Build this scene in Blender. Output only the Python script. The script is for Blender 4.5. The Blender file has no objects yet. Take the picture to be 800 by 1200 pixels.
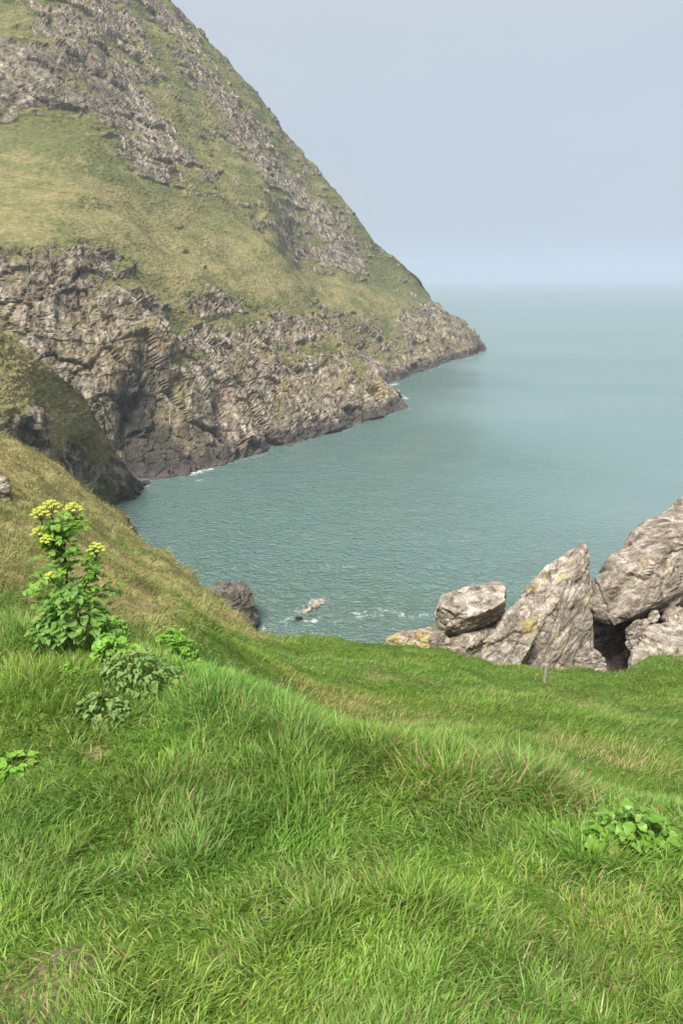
import bpy, bmesh, math, random
import numpy as np
from mathutils import Vector, Matrix

random.seed(7)
RNG = np.random.default_rng(11)
SC = bpy.context.scene
COL = SC.collection
EYE = 30.0                       # eye height above the sea
F = 866.0                        # focal length in pixels of an 800 x 1200 frame
PITCH = math.radians(17.5)
CP, SP = math.cos(PITCH), math.sin(PITCH)


# ------------------------------------------------------------------ helpers
def ray(u, v):
    x = (u - 400.0) / F
    y = -(v - 600.0) / F
    return np.array([x, CP + y * SP, -SP + y * CP])


def P(u, v, Y):
    d = ray(u, v)
    return np.array([0, 0, EYE]) + d * (Y / d[1])


def smooth(a, b, x):
    t = np.clip((x - a) / (b - a), 0, 1)
    return t * t * (3 - 2 * t)


def _hash(ix, iy, iz, seed):
    h = (ix.astype(np.int64) * 73856093) ^ (iy.astype(np.int64) * 19349663) ^ (iz.astype(np.int64) * 83492791) ^ (seed * 2654435761)
    h &= 0xFFFFFFFF
    h = ((h ^ (h >> 16)) * 0x45d9f3b) & 0xFFFFFFFF
    h = ((h ^ (h >> 16)) * 0x45d9f3b) & 0xFFFFFFFF
    return h ^ (h >> 16)


_G = RNG.normal(size=(256, 3))
_G /= np.linalg.norm(_G, axis=1)[:, None]


def perlin(p, seed=0):
    i = np.floor(p).astype(np.int64)
    f = p - i
    w = f * f * f * (f * (f * 6 - 15) + 10)
    out = np.zeros(len(p))
    for dx in (0, 1):
        for dy in (0, 1):
            for dz in (0, 1):
                g = _G[_hash(i[:, 0] + dx, i[:, 1] + dy, i[:, 2] + dz, seed) & 255]
                dot = g[:, 0] * (f[:, 0] - dx) + g[:, 1] * (f[:, 1] - dy) + g[:, 2] * (f[:, 2] - dz)
                ww = (w[:, 0] if dx else 1 - w[:, 0]) * (w[:, 1] if dy else 1 - w[:, 1]) * (w[:, 2] if dz else 1 - w[:, 2])
                out += dot * ww
    return out * 1.5


def fbm(p, oct=4, seed=0, gain=0.5, lac=2.03):
    a, s, out = 1.0, 1.0, 0
    for k in range(oct):
        out = out + a * perlin(p * s + 17.3 * k, seed + k)
        a *= gain
        s *= lac
    return out


def ridged(p, oct=4, seed=0, gain=0.5):
    a, s, out, tot = 1.0, 1.0, 0, 0
    for k in range(oct):
        out = out + a * (1 - 2.2 * np.abs(perlin(p * s + 9.1 * k, seed + k)))
        tot += a
        a *= gain
        s *= 2.1
    return out / tot


def worley(p, seed=0):
    """returns f1, f2, random per cell, facet tilt of the nearest cell"""
    i = np.floor(p).astype(np.int64)
    n = len(p)
    f1 = np.full(n, 9.0)
    f2 = np.full(n, 9.0)
    rid = np.zeros(n)
    tilt = np.zeros(n)
    for dx in (-1, 0, 1):
        for dy in (-1, 0, 1):
            for dz in (-1, 0, 1):
                c0, c1, c2 = i[:, 0] + dx, i[:, 1] + dy, i[:, 2] + dz
                h = _hash(c0, c1, c2, seed)
                q = np.stack([c0 + (h & 1023) / 1023.0, c1 + ((h >> 10) & 1023) / 1023.0, c2 + ((h >> 20) & 1023) / 1023.0], 1)
                v = p - q
                d = np.sqrt((v * v).sum(1))
                m = d < f1
                f2 = np.where(m, f1, np.minimum(f2, d))
                g = _G[(h >> 5) & 255]
                t = (g * v).sum(1)
                tilt = np.where(m, t, tilt)
                rid = np.where(m, ((h >> 7) & 1023) / 1023.0, rid)
                f1 = np.where(m, d, f1)
    return f1, f2, rid, tilt


def mesh_np(name, verts, quads=None, tris=None, mat=None, attrs=None, smooth_shade=True, parent=None, col=None):
    me = bpy.data.meshes.new(name)
    verts = np.asarray(verts, dtype=np.float32)
    nq = 0 if quads is None else len(quads)
    nt = 0 if tris is None else len(tris)
    me.vertices.add(len(verts))
    me.vertices.foreach_set('co', verts.ravel())
    loops = []
    if nq:
        loops.append(np.asarray(quads, dtype=np.int32).ravel())
    if nt:
        loops.append(np.asarray(tris, dtype=np.int32).ravel())
    lp = np.concatenate(loops)
    me.loops.add(len(lp))
    me.loops.foreach_set('vertex_index', lp)
    me.polygons.add(nq + nt)
    st = np.concatenate([np.arange(nq) * 4, nq * 4 + np.arange(nt) * 3]).astype(np.int32)
    me.polygons.foreach_set('loop_start', st)
    me.polygons.foreach_set('use_smooth', np.full(nq + nt, smooth_shade, dtype=bool))
    for k, a in (attrs or {}).items():
        a = np.asarray(a, dtype=np.float32)
        if a.ndim == 1:
            at = me.attributes.new(k, 'FLOAT', 'POINT')
            at.data.foreach_set('value', a)
        else:
            at = me.attributes.new(k, 'FLOAT_COLOR', 'POINT')
            if a.shape[1] == 3:
                a = np.concatenate([a, np.ones((len(a), 1), np.float32)], 1)
            at.data.foreach_set('color', a.ravel())
    me.update(calc_edges=True)
    me.validate()
    if mat:
        me.materials.append(mat)
    ob = bpy.data.objects.new(name, me)
    COL.objects.link(ob)
    if parent is not None:
        ob.parent = parent
    return ob


def grid_quads(nr, nc):
    i = np.arange(nr - 1)[:, None] * nc + np.arange(nc - 1)[None, :]
    i = i.ravel()
    return np.stack([i, i + 1, i + nc + 1, i + nc], 1)


def grid_normals(G):
    a = np.gradient(G, axis=0)
    b = np.gradient(G, axis=1)
    n = np.cross(b, a)
    n /= np.linalg.norm(n, axis=2)[..., None] + 1e-9
    return n


def tag(o, label=None, cat=None, group=None, kind=None):
    if label:
        o['label'] = label
    if cat:
        o['category'] = cat
    if group:
        o['group'] = group
    if kind:
        o['kind'] = kind
    return o


def empty(name, loc):
    o = bpy.data.objects.new(name, None)
    o.empty_display_size = 0.2
    o.location = loc
    COL.objects.link(o)
    return o


# ------------------------------------------------------------------ node helpers
class NT:
    def __init__(self, name):
        self.m = bpy.data.materials.new(name)
        self.m.use_nodes = True
        self.t = self.m.node_tree
        self.t.nodes.clear()
        self.out = self.t.nodes.new('ShaderNodeOutputMaterial')

    def n(self, kind, **kw):
        nd = self.t.nodes.new('ShaderNode' + kind)
        for k, v in kw.items():
            setattr(nd, k, v)
        return nd

    def link(self, a, b):
        self.t.links.new(a, b)

    def val(self, sock, x):
        if isinstance(x, bpy.types.NodeSocket):
            self.link(x, sock)
        else:
            sock.default_value = x

    def attr(self, name, color=False):
        nd = self.n('Attribute', attribute_name=name)
        return nd.outputs['Color' if color else 'Fac']

    def coord(self, scale=(1, 1, 1), rot=(0, 0, 0)):
        g = self.n('NewGeometry')
        mp = self.n('Mapping')
        mp.inputs['Scale'].default_value = scale
        mp.inputs['Rotation'].default_value = rot
        self.link(g.outputs['Position'], mp.inputs['Vector'])
        return mp.outputs[0]

    def noise(self, vec, scale, detail=4, rough=0.55, dist=0.0):
        nd = self.n('TexNoise')
        self.link(vec, nd.inputs['Vector'])
        nd.inputs['Scale'].default_value = scale
        nd.inputs['Detail'].default_value = detail
        nd.inputs['Roughness'].default_value = rough
        nd.inputs['Distortion'].default_value = dist
        return nd.outputs['Fac']

    def vor(self, vec, scale, feature='F1', out='Distance', rand=1.0):
        nd = self.n('TexVoronoi', feature=feature)
        self.link(vec, nd.inputs['Vector'])
        nd.inputs['Scale'].default_value = scale
        nd.inputs['Randomness'].default_value = rand
        return nd.outputs[out]

    def ramp(self, fac, stops, interp='LINEAR'):
        nd = self.n('ValToRGB')
        cr = nd.color_ramp
        cr.interpolation = interp
        while len(cr.elements) < len(stops):
            cr.elements.new(0.5)
        for e, (p, c) in zip(cr.elements, stops):
            e.position = p
            e.color = (c[0], c[1], c[2], 1) if not isinstance(c, (int, float)) else (c, c, c, 1)
        self.val(nd.inputs[0], fac)
        return nd.outputs[0]

    def mix(self, fac, a, b, mode='MIX'):
        nd = self.n('MixRGB', blend_type=mode)
        self.val(nd.inputs[0], fac)
        for s, x in ((nd.inputs[1], a), (nd.inputs[2], b)):
            if isinstance(x, tuple) and len(x) == 3:
                x = (*x, 1)
            self.val(s, x)
        return nd.outputs[0]

    def math(self, op, a, b=0.0, c=None, clamp=False):
        nd = self.n('Math', operation=op)
        nd.use_clamp = clamp
        self.val(nd.inputs[0], a)
        self.val(nd.inputs[1], b)
        if c is not None:
            self.val(nd.inputs[2], c)
        return nd.outputs[0]

    def sstep(self, x, a, b):
        nd = self.n('MapRange', interpolation_type='SMOOTHSTEP')
        self.val(nd.inputs['Value'], x)
        nd.inputs['From Min'].default_value = a
        nd.inputs['From Max'].default_value = b
        return nd.outputs[0]

    def bump(self, h, strength, dist, normal=None):
        nd = self.n('Bump')
        nd.inputs['Strength'].default_value = strength
        nd.inputs['Distance'].default_value = dist
        self.val(nd.inputs['Height'], h)
        if normal is not None:
            self.link(normal, nd.inputs['Normal'])
        return nd.outputs[0]

    def bsdf(self, color, rough=0.8, normal=None, spec=0.3):
        nd = self.n('BsdfPrincipled')
        if isinstance(color, tuple) and len(color) == 3:
            color = (*color, 1)
        self.val(nd.inputs['Base Color'], color)
        self.val(nd.inputs['Roughness'], rough)
        nd.inputs['Specular IOR Level'].default_value = spec
        if normal is not None:
            self.link(normal, nd.inputs['Normal'])
        return nd

    def done(self, shader):
        self.link(shader, self.out.inputs['Surface'])
        return self.m


def rock_color(T, big=1.0, bed=False):
    """grey limestone with paler and browner blocks; big = size of the pattern in metres"""
    p = T.coord()
    ps = T.coord(scale=(1, 1, 0.45), rot=(0.25, 0.35, 0.2))
    if bed:
        ps = T.attr('bedding', True)
    n1 = T.noise(p, 0.16 / big, 6, 0.62)
    n2 = T.noise(ps, 1.1 / big, 8, 0.68, 0.6)
    n3 = T.noise(p, 5.0 / big, 5, 0.65)
    base = T.ramp(n2, [(0.32, (0.06, 0.05, 0.042)), (0.43, (0.19, 0.165, 0.14)), (0.53, (0.33, 0.30, 0.262)), (0.66, (0.58, 0.55, 0.50))])
    warm = T.ramp(n1, [(0.3, (0.78, 0.74, 0.70)), (0.55, (1, 0.96, 0.90)), (0.75, (1.0, 0.88, 0.78))])
    c = T.mix(0.85, base, warm, 'MULTIPLY')
    sp = T.ramp(n3, [(0.3, (0.62, 0.60, 0.58)), (0.6, (1.08, 1.06, 1.04))])
    c = T.mix(0.75, c, sp, 'MULTIPLY')
    crack = T.vor(T.mix(0.18, ps, T.n('TexNoise').outputs['Color'], 'ADD'), 0.55 / big, 'DISTANCE_TO_EDGE')
    crk = T.ramp(crack, [(0.0, 0.0), (0.03, 1.0)])
    c = T.mix(T.math('MULTIPLY', T.math('SUBTRACT', 1.0, crk), 0.32 if bed else 0.5), c, (0.06, 0.05, 0.04))
    hb = T.math('ADD', T.math('MULTIPLY', n2, 1.0), T.math('MULTIPLY', n3, 0.35))
    hb = T.math('ADD', hb, T.math('MULTIPLY', crk, 0.25))
    return c, hb, p


def mat_headland():
    T = NT('headland')
    c, hb, p = rock_color(T, 1.7)
    c = T.mix(1.0, c, (0.86, 0.84, 0.79), 'MULTIPLY')
    c = T.mix(T.math('MULTIPLY', T.sstep(T.noise(p, 0.45, 7, 0.72), 0.46, 0.66), 0.55), c, (0.115, 0.105, 0.05))
    pv = T.coord(scale=(1, 1, 0.12))
    c = T.mix(0.75, c, T.ramp(T.noise(pv, 0.55, 6, 0.65), [(0.34, (0.55, 0.53, 0.51)), (0.50, (1.0, 0.99, 0.97)), (0.66, (1.35, 1.35, 1.33))]), 'MULTIPLY')
    c = T.mix(0.65, c, T.ramp(T.noise(p, 0.075, 4, 0.6), [(0.36, (0.66, 0.64, 0.61)), (0.56, (1.2, 1.2, 1.18))]), 'MULTIPLY')
    rock = T.attr('rock')
    dry = T.attr('dry')
    stain_shade = T.attr('stain_shade')
    lich = T.attr('lichen')
    # rock tones
    ln = T.noise(p, 0.35, 6, 0.7)
    c = T.mix(T.math('MULTIPLY', T.math('MULTIPLY', lich, 0.75), T.sstep(ln, 0.42, 0.64)), c, (0.25, 0.19, 0.06))
    rst = T.noise(p, 0.11, 5, 0.6)
    c = T.mix(T.math('MULTIPLY', T.sstep(rst, 0.56, 0.70), 0.22), c, (0.30, 0.17, 0.11))
    c = T.mix(T.math('MULTIPLY', stain_shade, 0.82), c, (0.035, 0.033, 0.032))
    sep = T.n('SeparateXYZ')
    T.link(p, sep.inputs[0])
    zt = T.math('ADD', sep.outputs[2], T.math('MULTIPLY', T.math('SUBTRACT', T.noise(p, 0.5, 4), 0.5), 3.0))
    tide = T.math('SUBTRACT', 1.0, T.sstep(zt, 1.4, 3.6))
    c = T.mix(T.math('MULTIPLY', tide, 0.85), c, (0.045, 0.040, 0.036))
    low = T.math('SUBTRACT', 1.0, T.sstep(zt, 0.5, 1.3))
    c = T.mix(T.math('MULTIPLY', low, 0.7), c, (0.105, 0.085, 0.065))
    # turf
    pt = T.coord(scale=(1, 1, 2.2))
    g1 = T.noise(pt, 0.85, 7, 0.74)
    g2 = T.noise(pt, 0.12, 5, 0.6, 0.5)
    g3 = T.noise(pt, 2.6, 4, 0.7)
    straw = T.ramp(g1, [(0.3, (0.122, 0.104, 0.039)), (0.5, (0.205, 0.178, 0.075)), (0.68, (0.285, 0.245, 0.122))])
    green = T.ramp(g1, [(0.3, (0.066, 0.074, 0.027)), (0.5, (0.116, 0.125, 0.043)), (0.7, (0.168, 0.175, 0.068))])
    fr = T.math('ADD', T.math('MULTIPLY', T.math('SUBTRACT', g2, 0.5), 2.6), dry)
    turf = T.mix(T.sstep(fr, 0.15, 0.85), green, straw)
    turf = T.mix(0.7, turf, T.ramp(g3, [(0.3, (0.52, 0.52, 0.48)), (0.5, (1.0, 1.0, 1.0)), (0.72, (1.2, 1.17, 1.1))]), 'MULTIPLY')
    rn = T.math('ADD', rock, T.math('MULTIPLY', T.math('SUBTRACT', T.noise(p, 0.6, 6, 0.66), 0.5), 1.15))
    rm = T.sstep(rn, 0.42, 0.58)
    col = T.mix(rm, turf, c)
    h = T.mix(rm, T.math('MULTIPLY', g3, 0.5), hb)
    nb = T.bump(h, 0.65, 0.7)
    return T.done(T.bsdf(col, 0.9, nb, 0.15).outputs[0])


def mat_rock(name, big, warm=(1, 1, 1), lichen=0.3, wet=False, dark=0.0):
    T = NT(name)
    c, hb, p = rock_color(T, big, True)
    c = T.mix(1.0, c, warm, 'MULTIPLY')
    if not wet:
        # yellow and black lichens, in patches
        l1 = T.sstep(T.noise(p, 1.3, 6, 0.7), 0.66 - 0.20 * lichen, 0.78 - 0.20 * lichen)
        c = T.mix(T.math('MULTIPLY', l1, 0.75 * min(1, lichen * 2)), c, (0.46, 0.35, 0.09))
        l2 = T.sstep(T.noise(p, 0.7, 7, 0.75), 0.55, 0.66)
        c = T.mix(T.math('MULTIPLY', l2, 0.28), c, (0.12, 0.11, 0.085))
    else:
        sep = T.n('SeparateXYZ')
        T.link(p, sep.inputs[0])
        zt = T.math('ADD', sep.outputs[2], T.math('MULTIPLY', T.math('SUBTRACT', T.noise(p, 0.9, 4), 0.5), 3.5))
        c = T.mix(T.math('MULTIPLY', T.math('SUBTRACT', 1.0, T.sstep(zt, 0.8, 2.6)), 0.85), c, (0.03, 0.028, 0.026))
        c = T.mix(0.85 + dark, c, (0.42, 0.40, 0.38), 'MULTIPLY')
    fs = T.noise(p, 16.0, 5, 0.7)
    c = T.mix(0.8, c, T.ramp(fs, [(0.32, (0.58, 0.57, 0.55)), (0.5, (1.0, 1.0, 1.0)), (0.68, (1.3, 1.3, 1.28))]), 'MULTIPLY')
    hb = T.math('ADD', hb, T.math('MULTIPLY', fs, 0.35))
    nb = T.bump(hb, 0.8, 0.22 * big)
    return T.done(T.bsdf(c, 0.45 if wet else 0.88, nb, 0.3 if wet else 0.15).outputs[0])


def mat_ground():
    T = NT('turf')
    p = T.coord()
    dry = T.attr('dry')
    soil = T.attr('soil')
    rock = T.attr('rock')
    n1 = T.noise(p, 1.4, 6, 0.65)
    n2 = T.noise(p, 9.0, 5, 0.7)
    green = T.ramp(n1, [(0.3, (0.045, 0.085, 0.015)), (0.5, (0.085, 0.16, 0.022)), (0.7, (0.13, 0.20, 0.035))])
    straw = T.ramp(n2, [(0.3, (0.17, 0.13, 0.055)), (0.7, (0.33, 0.27, 0.13))])
    col = T.mix(T.sstep(T.math('ADD', dry, T.math('MULTIPLY', T.math('SUBTRACT', n1, 0.5), 1.2)), 0.25, 0.75), green, straw)
    earth = T.ramp(n2, [(0.3, (0.08, 0.065, 0.035)), (0.5, (0.17, 0.14, 0.075)), (0.7, (0.30, 0.25, 0.14))])
    col = T.mix(soil, col, earth)
    c, hb, _ = rock_color(T, 0.9)
    c = T.mix(0.55, c, (0.42, 0.38, 0.34), 'MULTIPLY')
    col = T.mix(T.sstep(T.math('ADD', rock, T.math('MULTIPLY', T.math('SUBTRACT', n1, 0.5), 0.8)), 0.4, 0.6), col, c)
    nb = T.bump(n2, 0.6, 0.03)
    return T.done(T.bsdf(col, 0.95, nb, 0.1).outputs[0])


def mat_blades(name='grass_blades', trans=0.38, rough=0.5, spec=0.2):
    T = NT(name)
    col = T.attr('col', True)
    b = T.bsdf(col, rough, None, spec)
    tr = T.n('BsdfTranslucent')
    T.link(col, tr.inputs['Color'])
    mx = T.n('MixShader')
    mx.inputs[0].default_value = trans
    T.link(b.outputs[0], mx.inputs[1])
    T.link(tr.outputs[0], mx.inputs[2])
    return T.done(mx.outputs[0])


def mat_leaf(name, c0, c1, trans=0.25, rough=0.35, brown=True):
    T = NT(name)
    p = T.coord()
    n = T.noise(p, 14.0, 3)
    rnd = T.attr('rnd')
    col = T.mix(T.math('ADD', T.math('MULTIPLY', rnd, 0.7), T.math('MULTIPLY', n, 0.3)), c0, c1)
    if brown:
        col = T.mix(T.math('MULTIPLY', T.sstep(T.math('ADD', rnd, T.math('MULTIPLY', T.noise(p, 40.0, 3), 0.25)), 1.05, 1.12), 0.5), col, (0.30, 0.22, 0.06))
    fine = T.noise(p, 130.0, 2)
    nb = T.bump(fine, 0.35, 0.004)
    b = T.bsdf(col, rough, nb, 0.45)
    tr = T.n('BsdfTranslucent')
    T.link(col, tr.inputs['Color'])
    mx = T.n('MixShader')
    mx.inputs[0].default_value = trans
    T.link(b.outputs[0], mx.inputs[1])
    T.link(tr.outputs[0], mx.inputs[2])
    return T.done(mx.outputs[0])


def mat_plain(name, c0, c1, scale, rough=0.8, bump=0.3, dist=0.01):
    T = NT(name)
    p = T.coord()
    n = T.noise(p, scale, 5, 0.65)
    nb = T.bump(n, bump, dist)
    return T.done(T.bsdf(T.ramp(n, [(0.3, c0), (0.7, c1)]), rough, nb, 0.25).outputs[0])


def mat_sea():
    T = NT('sea')
    foam = T.attr('foam')
    shal = T.attr('shallow')
    p1 = T.coord(scale=(0.7, 1.0, 1.0), rot=(0, 0, math.radians(24)))
    p2 = T.coord(scale=(0.75, 1.0, 1.0), rot=(0, 0, math.radians(-35)))
    w1 = T.noise(p1, 0.35, 2, 0.5, 0.4)
    w2 = T.noise(p2, 0.85, 3, 0.55, 0.5)
    w2b = T.noise(p1, 1.15, 3, 0.55, 0.5)
    # sharpened crests
    w2 = T.math('SUBTRACT', 1.0, T.math('ABSOLUTE', T.math('MULTIPLY', T.math('SUBTRACT', w2, 0.5), 3.0)))
    w2b = T.math('SUBTRACT', 1.0, T.math('ABSOLUTE', T.math('MULTIPLY', T.math('SUBTRACT', w2b, 0.5), 3.0)))
    w3 = T.noise(p1, 3.6, 3, 0.6)
    h = T.math('ADD', T.math('MULTIPLY', w1, 1.1), T.math('ADD', T.math('MULTIPLY', T.math('ADD', w2, w2b), 0.75), T.math('MULTIPLY', w3, 0.45)))
    pw = T.coord(scale=(0.4, 1.0, 1.0), rot=(0, 0, math.radians(10)))
    big = T.noise(pw, 0.020, 4, 0.6)       # wind streaks
    nb = T.n('Bump')
    nb.inputs['Distance'].default_value = 1.15
    T.link(h, nb.inputs['Height'])
    calm = T.attr('calm')
    T.val(nb.inputs['Strength'], T.mix(calm, T.ramp(big, [(0.3, 0.6), (0.7, 0.9)]), T.ramp(big, [(0.35, 0.16), (0.7, 0.34)])))
    col = T.mix(T.sstep(big, 0.35, 0.7), (0.096, 0.166, 0.143), (0.116, 0.190, 0.165))
    col = T.mix(shal, col, (0.10, 0.16, 0.125))
    col = T.mix(calm, col, T.mix(T.sstep(big, 0.35, 0.7), (0.118, 0.182, 0.176), (0.142, 0.205, 0.198)))
    b = T.bsdf(col, T.math('ADD', 0.11, T.math('MULTIPLY', calm, 0.24)), nb.outputs[0], 0.5)
    b.inputs['IOR'].default_value = 1.33
    pf = T.coord(scale=(1, 1, 1))
    fn = T.noise(pf, 0.9, 7, 0.75, 1.2)
    ff = T.sstep(T.math('ADD', fn, T.math('MULTIPLY', T.math('SUBTRACT', foam, 0.5), 0.9)), 0.47, 0.70)
    ff = T.math('MULTIPLY', T.math('MULTIPLY', ff, 0.85), T.sstep(foam, 0.02, 0.2))
    fb = T.bsdf((0.75, 0.77, 0.76), 0.8, nb.outputs[0], 0.2)
    mx = T.n('MixShader')
    T.link(ff, mx.inputs[0])
    T.link(b.outputs[0], mx.inputs[1])
    T.link(fb.outputs[0], mx.inputs[2])
    return T.done(mx.outputs[0])


# ------------------------------------------------------------------ smooth control-net surfaces
def catmull(K, ts):
    """K (n, ...), ts in [0, n-1]"""
    n = len(K)
    i = np.clip(np.floor(ts).astype(int), 0, n - 2)
    f = (ts - i).reshape((-1,) + (1,) * (K.ndim - 1))
    p0, p1, p2, p3 = K[np.clip(i - 1, 0, n - 1)], K[i], K[i + 1], K[np.clip(i + 2, 0, n - 1)]
    m1 = (p2 - p0) * 0.42
    m2 = (p3 - p1) * 0.42
    f2, f3 = f * f, f * f * f
    return (2 * f3 - 3 * f2 + 1) * p1 + (f3 - 2 * f2 + f) * m1 + (-2 * f3 + 3 * f2) * p2 + (f3 - f2) * m2


def arc_params(K, n, power=1.0):
    """n parameter values spread by chord length (K (m,3))"""
    t = np.linspace(0, len(K) - 1, 800)
    c = catmull(K, t)
    d = np.r_[0, np.cumsum(np.linalg.norm(np.diff(c, axis=0), axis=1) ** power)]
    return np.interp(np.linspace(0, d[-1], n), d, t)


def W0(u, v):
    d = ray(u, v)
    return np.array([0, 0, EYE]) + d * (EYE / -d[2])


# ------------------------------------------------------------------ headland
def build_headland(mat):
    cols = [
        # waterline (u,v)  | mid cliff            | cliff top          | turf middle       | crag foot          | crag top          | ridge
        [(-700, 600), (-680, 450, 92), (-650, 300, 105), (-660, 200, 128), (-680, 100, 150), (-700, -40, 170), (-760, -300, 215)],
        [(-300, 590), (-315, 430, 108), (-330, 285, 116), (-340, 200, 140), (-350, 120, 162), (-375, 0, 180), (-420, -300, 230)],
        [(40, 578), (30, 430, 111), (15, 290, 118), (5, 215, 142), (-5, 140, 164), (-25, 20, 178), (-130, -260, 236)],
        [(165, 568), (148, 430, 115), (115, 300, 126), (108, 225, 148), (100, 155, 170), (68, 25, 188), (10, -190, 248)],
        [(250, 545), (240, 430, 131), (215, 345, 142), (203, 280, 160), (188, 215, 180), (148, 70, 206), (105, -105, 258)],
        [(380, 510), (352, 420, 158), (310, 352, 167), (295, 300, 184), (268, 245, 203), (228, 110, 236), (205, 3, 268)],
        [(474, 476), (425, 425, 181), (364, 358, 186), (348, 325, 196), (328, 290, 212), (288, 155, 250), (272, 75, 282)],
        [(436, 456), (398, 412, 228), (372, 360, 236), (364, 338, 242), (350, 312, 250), (340, 215, 276), (333, 152, 297)],
        [(480, 441), (466, 410, 250), (440, 373, 256), (430, 352, 262), (415, 328, 270), (398, 265, 294), (392, 222, 308)],
        [(522, 425), (505, 395, 284), (485, 365, 290), (475, 350, 296), (462, 335, 303), (450, 305, 312), (445, 284, 318)],
        [(567, 409), (556, 395, 333), (540, 378, 333), (528, 365, 331), (515, 352, 329), (502, 340, 327), (492, 331, 325)],
    ]
    K = []
    for c in cols:
        row = [W0(*c[0])]
        row += [P(*q) for q in c[1:]]
        under = row[0].copy()
        under[2] = -4.0
        row = [under] + row
        # beyond the ridge: a back slope away from the camera
        r = row[-1]
        row.append(np.array([r[0] + 2, r[1] + 25, r[2] - 6 - 0.05 * r[2]]))
        row.append(np.array([r[0] + 10, r[1] + 90, r[2] * 0.35 - 4]))
        K.append(row)
    last = K[-1]
    b1 = [q + np.array([-9, 26, 0]) * (1.0) + np.array([0, 0, -0.25 * max(q[2], 0)]) for q in last]
    b2 = [q + np.array([-45, 70, 0]) + np.array([0, 0, -0.35 * max(q[2], 0)]) for q in last]
    K += [b1, b2]
    K = np.array(K)
    nS, nT = 1050, 620
    s = arc_params(K[:, 3], nS, 0.8)
    # more rows where the surface is seen
    w = np.array([1, 5.0, 6.0, 4.5, 4.5, 6.0, 7.0, 1.2, 0.5])
    cum = np.r_[0, np.cumsum(w)]
    t = np.interp(np.linspace(0, cum[-1], nT), cum, np.arange(len(cum)))
    A = catmull(K, s)                                   # (nS, rows, 3)
    G = catmull(np.swapaxes(A, 0, 1), t)                # (nT, nS, 3)
    tt = np.repeat(t[:, None], nS, 1).ravel()
    ss = np.repeat(s[None, :], nT, 0).ravel()
    N = grid_normals(G)
    # make normals point to the sea / camera side
    if (N[nT // 2, nS // 2] * (np.array([0, 0, EYE]) - G[nT // 2, nS // 2])).sum() < 0:
        N = -N
    p = G.reshape(-1, 3)
    n = N.reshape(-1, 3)
    # --- where rock shows: a value along the profile (rows: -1 under,1 water,2 mid,3 cliff top,4 turf,5 crag foot,6 crag top,7 ridge)
    zone = np.interp(tt, [0, 1, 2.2, 2.75, 3.1, 3.4, 4.5, 4.85, 5.1, 5.6, 6.0, 6.4, 7.0, 8], [1, 1, 0.84, 0.68, 0.46, 0.1, 0.05, 0.22, 0.52, 0.70, 0.58, 0.50, 0.50, 0.4])
    seaward = smooth(8.2, 10.0, ss)
    zsea = np.interp(tt, [0, 1, 3, 4, 5, 5.6, 6.3, 7], [1, 1, 1, 0.85, 0.55, 0.25, 0.3, 0.6])
    zone = zone * (1 - seaward) + zsea * seaward
    zone -= 0.22 * smooth(5.0, 7.0, ss) * smooth(5.2, 5.9, tt) * (1 - seaward)
    warp = fbm(p * np.array([0.035, 0.035, 0.06]), 5, 3)
    warp2 = fbm(p * np.array([0.14, 0.14, 0.30]), 4, 8)
    ledge = fbm(p * np.array([0.03, 0.03, 0.20]) + p[:, 2:3] * 0, 3, 21)
    rock = zone + 0.42 * warp + 0.34 * warp2 - 0.40 * smooth(0.15, 0.5, ledge) * smooth(1.6, 2.4, tt)
    cm = np.clip(smooth(0.30, 0.62, rock), 0, 1)
    def seg(a, b, r, rd=30.0):
        a, b = np.asarray(a), np.asarray(b)
        ab = b - a
        t = np.clip(((p - a) @ ab) / (ab @ ab + 1e-9), 0, 1)
        d = p - a - t[:, None] * ab
        return np.exp(-((d[:, 0] ** 2 + d[:, 2] ** 2) / r ** 2 + d[:, 1] ** 2 / rd ** 2))
    crag = seg(P(60, 60, 180), P(125, 105, 186), 8.0)
    bands = seg(P(-10, 118, 166), P(42, 112, 172), 6.0)
    strip = seg(P(-20, 290, 120), P(130, 312, 128), 2.4, 14.0)
    chute = seg(P(150, 110, 200), P(200, 215, 186), 6.0)
    rim = seg(P(235, 95, 250), P(335, 215, 268), 8.0) + seg(P(335, 215, 275), P(418, 305, 285), 7.0)
    knoll = seg(P(235, 345, 142), P(270, 355, 150), 3.0, 12.0)
    sward = seg(P(110, 362, 124), P(185, 358, 134), 2.6, 12.0) + seg(P(205, 335, 140), P(150, 330, 132), 3.0, 12.0)
    gap = seg(P(210, 120, 215), P(330, 280, 215), 7.0, 25.0) + seg(P(60, 130, 172), P(120, 170, 176), 5.0)
    rock = rock + 0.24 * crag + 0.36 * bands + 0.5 * strip + 0.25 * chute + 0.32 * rim + 0.35 * knoll - 0.55 * sward - 0.40 * gap
    cm = np.clip(smooth(0.30, 0.62, rock), 0, 1)
    # --- displacement
    dsp = 2.6 * fbm(p * 0.028, 3, 31)
    pv = p * np.array([0.20, 0.20, 0.055])              # tall ribs and clefts
    pv[:, 0] += 0.03 * p[:, 2]
    ribs = ridged(pv, 4, 41)
    clefts = ridged(p * np.array([0.07, 0.07, 0.02]) + 5.0, 3, 45)
    f1, f2, rid, tilt = worley(p * np.array([0.42, 0.42, 0.22]) + 0.25 * np.stack([warp, warp2, warp], 1), 51)
    g1, g2, gid, gtilt = worley(p * np.array([1.1, 1.1, 0.6]) + 3.1 + 0.3 * warp2[:, None], 53)
    strata = perlin(np.stack([p[:, 0] * 0.03, p[:, 1] * 0.03, p[:, 2] * 0.55 + p[:, 0] * 0.16 + 0.8 * warp], 1), 57)
    b1, b2, bid, btilt = worley(p * np.array([0.13, 0.13, 0.085]) + 0.18 * np.stack([warp, warp2, warp], 1), 47)
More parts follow.
